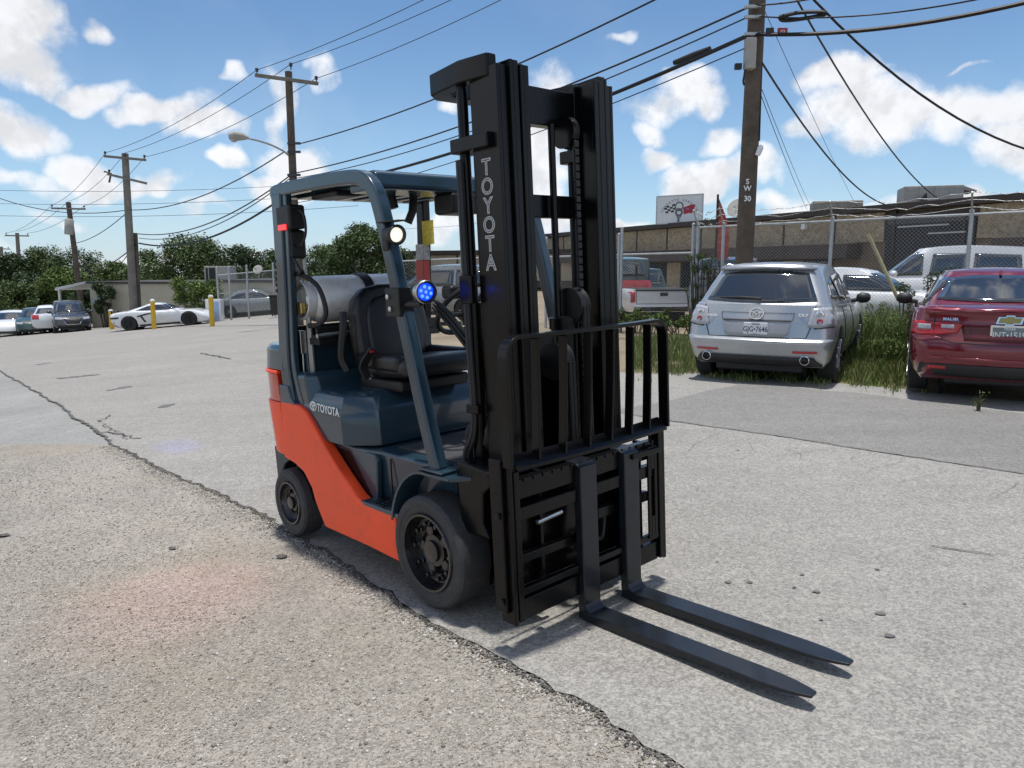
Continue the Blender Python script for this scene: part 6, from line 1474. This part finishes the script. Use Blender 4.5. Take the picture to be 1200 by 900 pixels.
NC = [0]
def cable(p0, p1, sag, r, label, group, name='overhead_cable', n=18, m=None):
    P = [p0.lerp(p1, i / n) - Vector((0, 0, sag * 4 * (i / n) * (1 - i / n))) for i in range(n + 1)]; b = P[0]; sh = Matrix.Translation(-b)
    o = MB(sh).tube(P, r, 6).build(name, m or M_CABLE, None, smooth=60, loc=b, fix=False); tag(o, label, 'cable', group); return o
GA = 'power lines on the crossarms'; SPN = ['roadside pole and street light pole', 'street light pole and grey pole', 'grey pole and leaning transformer pole', 'leaning transformer pole and distant pole']
crR = [at(850, -196, YR - .15), at(890, -193, YR - .15), at(930, -189, YR - .15)]
crM = [at(301, 82, YP - .15), at(341, 75, YP), at(370, 92, YP - .15)]
crQ = [at(123.5, 179, YQ - .15), at(147, 179, YQ - .15), at(169.5, 184, YQ - .15)]
crT = [at(61, 240, YT - .15), at(80, 236, YT - .15), at(99, 241, YT - .15)]
crU = [at(7, 273, YU), at(20, 271, YU), at(33, 273, YU)]
for (A_, B_, sg, r), nm in zip(((crR, crM, .35, .010), (crM, crQ, .35, .011), (crQ, crT, .4, .012), (crT, crU, .4, .014)), SPN):
    for a, b, wh in zip(A_, B_, ('left arm ends', 'pole tops', 'right arm ends')): cable(a, b, sg, r, 'thin power line joining the %s of %s' % (wh, nm), GA)
LBk = 'sagging black communication cable running from pole to pole along the street'; GBk = 'communication cables along the street'
cable(at(889, -62, YR - .2), at(353, 168, YP), .35, .020, 'highest communication cable from the roadside pole to the street light pole', GBk); cable(at(333, 178, YP), at(152, 246, YQ), .55, .022, 'communication cable from the lamp bracket to the middle of the grey pole', GBk); cable(at(150, 246, YQ), at(-60, 205, 46), .9, .022, 'slack cable leaving the grey pole over the distant trees', GBk)
cable(at(878, 8, YR - .2), at(345, 203, YP), .35, .020, 'upper communication cable between roadside pole and street light pole below the highest', GBk); cable(at(341, 205, YP), at(162, 274, YQ), .7, .024, 'upper cable from under the lamp arm to the short stub pole', GBk)
cable(at(872, 22, YR - .2), at(346, 209, YP), .4, .014, 'second slimmer cable just below the upper one on the roadside pole', GBk); cable(at(341, 208, YP), at(163, 279, YQ), .75, .018, 'second slimmer cable below the lamp arm towards the stub pole', GBk)
cable(at(872, 57, YR - .2), at(346, 238, YP), .35, .011, 'thinnest lowest cable under the junction box of the roadside pole', GBk)
cable(at(154, 292, YQ), at(95, 345, YT), .5, .022, 'lower cable from the stub pole to the foot of the leaning pole', GBk); cable(at(152, 246, YQ), at(88, 285, YT), .3, .022, 'short cable rising from the leaning pole to the grey pole', GBk); cable(at(160, 286, YQ), at(96, 318, YT), .4, .03, 'thicker cable from the stub pole towards the leaning pole', GBk)
LC = 'thick black bundled cable attached to the roadside pole with a splice case'; GC = 'thick bundled cable on the roadside pole'
cable(at(878, 41, YR - .2), at(344, 222, YP), .45, .040, 'thick black bundled cable from roadside pole to street light pole', GC); cable(at(344, 222, YP), at(163, 285, YQ), .8, .04, 'thick black bundled cable from street light pole to the stub pole', GC); cable(at(884, 40, YR - .2), at(1330, -32, 11.5), .25, .036, 'thick black bundled cable running right from the roadside pole', GC)
sp_ = [at(790, 73.5, 16.6), at(815, 64.5, 16.2), at(832, 57, 15.9)]
tag(MB().tube(sp_, [.05, .075, .05], 10).build('splice_case', M_CABLE, None, smooth=40), 'black tubular splice case hanging on the thick cable left of the roadside pole', 'splice case')
lp = [at(913, 20, YR - .5), at(935, 15, YR - .7), at(962, 14, YR - .9), at(966, 17, YR - .9), at(940, 22, YR - .7), at(918, 24, YR - .5)]
tag(MB().tube(spline(lp + lp[:1], 5), .035, 6).build('cable_coil', M_CABLE, None, smooth=50), 'flat loop of spare black cable tied under the thick cable', 'cable')
cable(at(884, 19, YR - .2), at(1180, -8, 12.5), .15, .014, 'slim cable above the thick bundle right of the roadside pole', None)
cable(at(884, 6, YR - .2), at(1040, -28, 13), .1, .016, 'topmost cable leaving the roadside pole to the right', None)
c = at(902, 38, YR - .4); tag(MB().box(c - Vector((.07, .03, .07)), c + Vector((.07, .03, .08))).build('black_tag', M_BLKP, None, bevel=.01), 'small black tag box hanging from the thick cable by the pole', 'tag box')
c = at(917, 36.5, YR - .45); rt_ = MB().box(c - Vector((.09, .02, .055)), c + Vector((.09, .02, .055))).build('red_tag', mat('red_tag_paint', (.35, .03, .04), .5), None, bevel=.006); tag(rt_, 'small red marker tag hanging from the thick cable by the pole', 'tag')
place_text('tag_mark', text_mesh('xx', .10, .003), M_WHITE, rt_, c + Vector((0, -.024, 0)), (1, 0, 0), (0, 0, 1))
cable(at(892, 72, YR - .1), at(1056, 242, 33.0), .75, .022, 'black service drop from the pole to the roof left of the large air handler', None)
cable(at(915, -34, 14.5), at(1113, 240, 34.0), .7, .022, 'black service drop ending at the large air handler', None)
cable(at(930, -26, 14.5), at(1330, 190, 17.0), .95, .022, 'long sagging cable sweeping down past the clouds to the right', None)
cable(at(894, 8, YR), at(1006, 246, 36.0), .1, .007, 'hair thin guy wire from the pole top towards the louvred unit', None)
LG = 'faint thin wire falling from the roadside pole to the brown building'; GG = 'faint wires from the roadside pole'
cable(at(892, 112, YR), at(946, 246, 38.0), .1, .008, LG, GG); cable(at(893, 105, YR), at(952, 246, 38.0), .1, .007, LG, GG)
cable(at(893, 72, YR - .1), at(890, 165, YR - .1), .0, .012, 'drip cable hanging straight down the roadside pole', None)
c = at(890, 176, YR - .2); tag(MB().lathe([(-.1, .0), (-.1, .05), (.05, .06), (.1, .03), (.1, 0)], c, (.3, -.3, 1), 10).build('pole_camera', M_WHITEP, None, smooth=50), 'small white camera on the side of the roadside pole', 'camera')
LD = 'faint horizontal line crossing the sky behind the left poles'; GD = 'faint lines across the left sky'
for y0, y1 in ((220, 212), (236, 226), (250, 241)): cable(at(-80, y0, 62), at(420, y1, 58), .5, .016, LD, GD)
cable(at(560, 262, 70), at(420, 268, 75), .2, .014, LD, GD)

# ---- trees and other plants
M_BARK = mat('tree_bark', (.07, .055, .042), .9, var=.3, scale=5, bump=.6, bscale=20)
M_LEAFS = [island_mat('oak_leaves', [(.035, .058, .018), (.06, .095, .028), (.085, .125, .038), (.12, .155, .055)], .55), island_mat('dark_leaves', [(.025, .045, .018), (.046, .075, .027), (.072, .105, .038)], .55), island_mat('light_leaves', [(.055, .10, .02), (.095, .15, .03), (.15, .19, .05)], .55)]
def leaf_cloud(name, C, N, size, m, parent, seed, flat=.6):
    """C: clump rows (x,y,z,r); N leaves spread through the clumps"""
    rg = np.random.default_rng(seed); C = np.array(C); w = C[:, 3] ** 2; k = rg.choice(len(C), N, p=w / w.sum())
    d = rg.normal(size=(N, 3)); d /= np.linalg.norm(d, axis=1)[:, None]; rad = rg.uniform(.25, 1., N) ** .5
    P = C[k, :3] + d * (C[k, 3] * rad * rg.uniform(.75, 1.2, N))[:, None] * np.array([1, 1, .8])
    a = rg.normal(size=(N, 3)); a[:, 2] *= flat; a /= np.linalg.norm(a, axis=1)[:, None]; b = np.cross(a, rg.normal(size=(N, 3))); b /= np.linalg.norm(b, axis=1)[:, None] + 1e-9
    s = size * rg.uniform(.6, 1.35, N)[:, None]
    V = np.stack([P - a * s, P + b * s * .45, P + a * s, P - b * s * .45], 1).reshape(-1, 3).astype(np.float32)
    me = bpy.data.meshes.new(name); me.vertices.add(N * 4); me.vertices.foreach_set('co', V.ravel()); me.loops.add(N * 4); me.loops.foreach_set('vertex_index', np.arange(N * 4, dtype=np.int32))
    me.polygons.add(N); me.polygons.foreach_set('loop_start', np.arange(0, N * 4, 4, dtype=np.int32)); me.polygons.foreach_set('loop_total', np.full(N, 4, np.int32)); me.update(calc_edges=True)
    return mesh_obj(name, me, m, parent, fix=False)
def tree(name, label, px, ytop, halfw, Yd, seed, leaf=0, N=7000, base_px=None, trunk_r=.16, group='trees behind the street', open_=.0, size=.17):
    r = random.Random(seed); x = px_dir(px) * Yd; z0 = gz(x) - .2; top = CAM_H + (HOR - ytop) / FPX * Yd; H = top - z0; W = 1.18 * halfw / FPX * Yd
    o = empty(name, (x, Yd, z0), 0, label, 'tree', group); th = H * (.30 + open_ * .2)
    C = []; mb = MB(); mb.tube([(0, 0, 0), (r.uniform(-.1, .1), 0, th * .6), (r.uniform(-.25, .25), 0, th)], [trunk_r * 1.3, trunk_r, trunk_r * .8], 10)
    for i in range(38):
        a = r.uniform(0, 2 * math.pi); q = r.uniform(.15, 1) ** .6; zz = r.uniform(.0, 1.) if not open_ else r.uniform(.35, 1.)
        prof = math.sin(math.pi * (.18 + .80 * zz)) ** .7
        cx, cy = math.cos(a) * W * q * prof * .82, math.sin(a) * W * q * prof * .7; cz = th * .30 + (H - th * .30) * zz * .95; cr = W * r.uniform(.20, .36)
        C.append((cx, cy, min(cz, H - cr * .75), cr))
        if i % 2 == 0: mb.tube(spline([(0, 0, th * r.uniform(.6, .95)), (cx * .45, cy * .45, (th + cz) / 2), (cx, cy, cz)], 4), [trunk_r * .5 * (1 - .8 * k / 8) for k in range(9)], 6, caps=False)
    mb.build('trunk', M_BARK, o, smooth=50)
    leaf_cloud('crown', C, N, size, M_LEAFS[leaf], o, seed)
    return o
TR = [(10, 297, 34, 64, 1, 'dark tree at the far street end behind the distant pole', 0), (52, 288, 36, 66, 0, 'rounded tree left of the leaning pole', 0), (98, 289, 38, 68, 1, 'broad dark tree rising behind the leaning pole', 0), (132, 306, 30, 64, 2, 'low bright green tree between the leaning and grey poles', 0),
      (30, 318, 40, 60, 1, 'low dark shrubby tree behind the white hatchback', 0), (75, 312, 34, 59, 2, 'light green tree behind the charcoal SUV', 0), (182, 292, 34, 62, 0, 'tree just right of the grey pole above the cream building', 0),
      (228, 275, 52, 60, 0, 'wide oak with bare limbs showing over the cream building', .6), (283, 288, 42, 60, 1, 'tree behind the left satellite dish', 0), (325, 292, 36, 62, 0, 'tree crown beside the rear leg of the forklift', 0),
      (378, 288, 34, 60, 0, 'tree seen above the gas cylinder', 0), (425, 263, 46, 52, 0, 'tall oak seen between the forklift legs', 0), (462, 290, 30, 58, 1, 'tree crown behind the headlamp', 0), (652, 322, 22, 75, 1, 'tree showing through the mast opening', 0), (826, 258, 16, 58, 0, 'small tree top behind the roof sign', 0), (12, 330, 30, 56, 0, 'green tree low behind the white coupe', 0), (110, 325, 26, 57, 1, 'dark tree behind the porch of the cream building', 0), (-28, 300, 36, 62, 0, 'tree closing the row past the furthest pole', 0)]
for i, (px, yt, hw, Yd, lf, lab, op) in enumerate(TR): tree('oak_tree' if lf == 0 else 'leafy_tree', lab, px, yt, hw, Yd, 40 + i, lf, 12000 if hw < 40 else 17000, open_=op, size=.085 + hw * .0005)
def bush(name, label, c, rx, ry, h, N, size, leaf, seed, group=None, stems=10, cat='bush', cf=1.):
    r = random.Random(seed); o = empty(name, c, 0, label, cat, group); C = []; mb = MB()
    for i in range(stems):
        x, y, z = r.uniform(-rx, rx), r.uniform(-ry, ry), h * r.uniform(.35, .95); C.append((x, y, z, max(.08, min(rx, h) * r.uniform(.16, .34) * cf)))
        mb.tube(spline([(x * .4, y * .4, -.05), (x * .7, y * .7, z * .5), (x, y, z)], 3), .012, 4, caps=False)
    mb.build('stems', M_BARK, o); leaf_cloud('foliage', C, N, size, M_LEAFS[leaf], o, seed); return o
def gp(px, Yd): x = px_dir(px) * Yd; return Vector((x, Yd, gz(x)))
bush('yard_bush', 'bright green bush behind the sports car nose', gp(226, 40.3), 1.1, .8, 2.3, 6000, .075, 2, 3, stems=26, cf=1.3)
bush('wall_vine', 'dark narrow shrub against the cream building corner', gp(119, 44.6), .4, .3, 2.6, 3200, .07, 1, 4, stems=22, cf=2.)
LW = 'leafy green weed clump growing against the chain link fence'; GW = 'weed clumps along the fence'
rw = random.Random(12)
for k, px in enumerate((735, 752, 770, 788, 803, 820)):
    b = on_line(px, FA, FD); bush('weed_clump', LW, (b.x - .15, b.y - .25, gz(b.x)), .38, .25, rw.uniform(.35, .65), 1600, .026, 2 if k % 2 else 0, 60 + k, GW, cat='weeds')
LV = 'climbing vine tangled in the chain link fence'; GV = 'vines on the fence'
for k, (px, h) in enumerate(((822, 1.9), (835, 1.7), (868, 1.3), (925, 1.6), (1060, 1.2), (1100, 1.5))):
    b = on_line(px, FA, FD); bush('fence_vine', LV, (b.x, b.y - .04, gz(b.x)), .35, .06, h, 900, .026, k % 2, 80 + k, GV, stems=14, cat='vine')
M_WEED = island_mat('weed_blades', [(.07, .12, .025), (.12, .18, .04), (.17, .22, .06), (.27, .26, .13), (.10, .16, .03)], .6)
def tall_weed(c, h, seed):
    rg = np.random.default_rng(seed); n = 520; o = empty('tall_weed', c, 0, LT, 'weeds', GT)
    B = np.stack([rg.normal(0, .26, n), rg.normal(0, .22, n), np.full(n, -.04)], -1); hh = h * rg.uniform(.35, 1.0, n); la = rg.uniform(0, 2 * np.pi, n); ln = hh * rg.uniform(.1, .55, n); th = rg.uniform(0, np.pi, n); w = rg.uniform(.004, .009, n)
    sd = np.stack([np.cos(th), np.sin(th), 0 * th], -1) * w[:, None]; tip = B + np.stack([np.cos(la) * ln, np.sin(la) * ln, hh], -1); mid = B + (tip - B) * .5 + np.stack([0 * hh, 0 * hh, hh * .12], -1)
    V = np.stack([B - sd, B + sd, mid + sd * .8, tip, mid - sd * .8], 1).reshape(-1, 3)
    me = bpy.data.meshes.new('blades'); me.from_pydata([tuple(v) for v in V], [], [tuple(range(5 * i, 5 * i + 5)) for i in range(n)]); mesh_obj('blades', me, M_WEED, o, fix=False)['kind'] = 'stuff'
    C = [(rg.normal(0, .22), rg.normal(0, .2), h * rg.uniform(.3, .85), .09) for _ in range(9)]; leaf_cloud('leaves', C, 420, .022, M_LEAFS[2], o, seed)
LT = 'tall green weeds between the silver crossover and the dark red sedan'; GT = 'tall weeds between the parked cars'
for k, (px, Yd, h) in enumerate(((1022, 14.0, .8), (1042, 12.8, .7), (1052, 11.8, .5), (1032, 12.0, .4), (1012, 12.6, .5), (1062, 13.2, .8), (1040, 14.8, .95))):
    tall_weed(gp(px, Yd), h, 100 + k)
st = MB().tube([at(1053, 352, 15.2), at(1017, 274, 15.4)], .035, 8).build('leaning_pipe', mat('pale_yellow_pipe', (.45, .40, .22), .6, var=.2), None, smooth=40); tag(st, 'pale yellow pipe leaning against the fence between the cars', 'pipe')
wd = bush('seedling', 'single thin weed sprouting at the road edge behind the red sedan', tuple(on_ground(1147, 482)), .03, .03, .24, 70, .012, 2, 7, stems=4, cat='weed')
# grass verge
def grass():
    rg = np.random.default_rng(5); n = 60000
    px = rg.uniform(738, 1085, n); t = rg.uniform(0, 1, n) ** .8
    edge = np.interp(px, [738, 790, 860, 920, 1030, 1100], [436, 438, 444, 448, 457, 463]); back = np.interp(px, [738, 1085], [396, 405]); edge = edge + 5 * np.sin(px * .11) * np.sin(px * .037) + rg.exponential(2.2, n) * (rg.uniform(0, 1, n) < .25)
    py = edge - 2 - t * (edge - back)
    a = (px - 600) / FPX; b = (450 - py) / FPX; dx, dy, dz = a, CP + b * SP, -SP + b * CP; s = (.06 - CAM_H) / dz; X, Y = dx * s, dy * s
    Z = np.array([gz(x) for x in X]) - .035
    dn = np.sin(X * 5 + 2 * np.sin(Y * 3)) + np.sin(Y * 4.1 + X * 2.2); near = np.clip((edge - py) / 12., 0, 1)
    k = rg.uniform(-2.4, 2, n) < dn + .9 * near - .15 - 1.1 * (px < 800) * (t < .45)
    X, Y, Z, near = X[k], Y[k], Z[k], near[k]; n = len(X)
    h = rg.uniform(.03, .125, n) * (.55 + .75 * near) * np.where(rg.uniform(0, 1, n) < .08, 1.8, 1.); th = rg.uniform(0, 2 * np.pi, n); w = rg.uniform(.003, .007, n); ln = rg.uniform(.1, .7, n) * h; la = rg.uniform(0, 2 * np.pi, n)
    B = np.stack([X, Y, Z], -1); sd = np.stack([np.cos(th), np.sin(th), 0 * th], -1) * w[:, None]; tip = B + np.stack([np.cos(la) * ln, np.sin(la) * ln, h], -1); mid = B + (tip - B) * .55 + np.stack([0 * h, 0 * h, h * .10], -1)
    V = np.stack([B - sd, B + sd, mid + sd * .8, tip, mid - sd * .8], 1).reshape(-1, 3).astype(np.float32)
    me = bpy.data.meshes.new('grass'); me.vertices.add(n * 5); me.vertices.foreach_set('co', V.ravel()); me.loops.add(n * 5); me.loops.foreach_set('vertex_index', np.arange(n * 5, dtype=np.int32)); me.polygons.add(n); me.polygons.foreach_set('loop_start', np.arange(0, n * 5, 5, dtype=np.int32)); me.polygons.foreach_set('loop_total', np.full(n, 5, np.int32)); me.update(calc_edges=True)
    o = mesh_obj('verge_grass', me, island_mat('verge_grass_blades', [(.08, .14, .028), (.13, .20, .045), (.17, .23, .065), (.32, .28, .15), (.10, .17, .04)], .6), fix=False); tag(o, 'rough green and dry grass growing on the verge around the silver crossover', 'grass', kind='stuff')
grass()
# two dark lumps of asphalt on the gravel
for k, (px, py, s, lab) in enumerate(((330, 652, .05, 'dark flat lump of asphalt near the road joint by the rear wheel'), (202, 642, .035, 'dark chunk of asphalt lying in the gravel'), (5, 627, .05, 'dark lump at the left edge of the gravel'))):
    c = on_ground(px, py); mb = MB(); r = random.Random(k); n = 9
    s *= .6; mb.lathe([(-.3 * s, s * .8), (0, s), (.25 * s, s * .75), (.3 * s, 0)], (0, 0, .1 * s), (.1, .1, 1), 9); mb.v = [(x * r.uniform(.6, 1.2), y * r.uniform(.6, 1.2), z * r.uniform(.4, 1.1)) for x, y, z in mb.v]; o = mb.build('asphalt_lump', M_CRUMB, None, loc=c, smooth=30); tag(o, lab, 'rubble'); o.scale = (1.2, .8, .8)
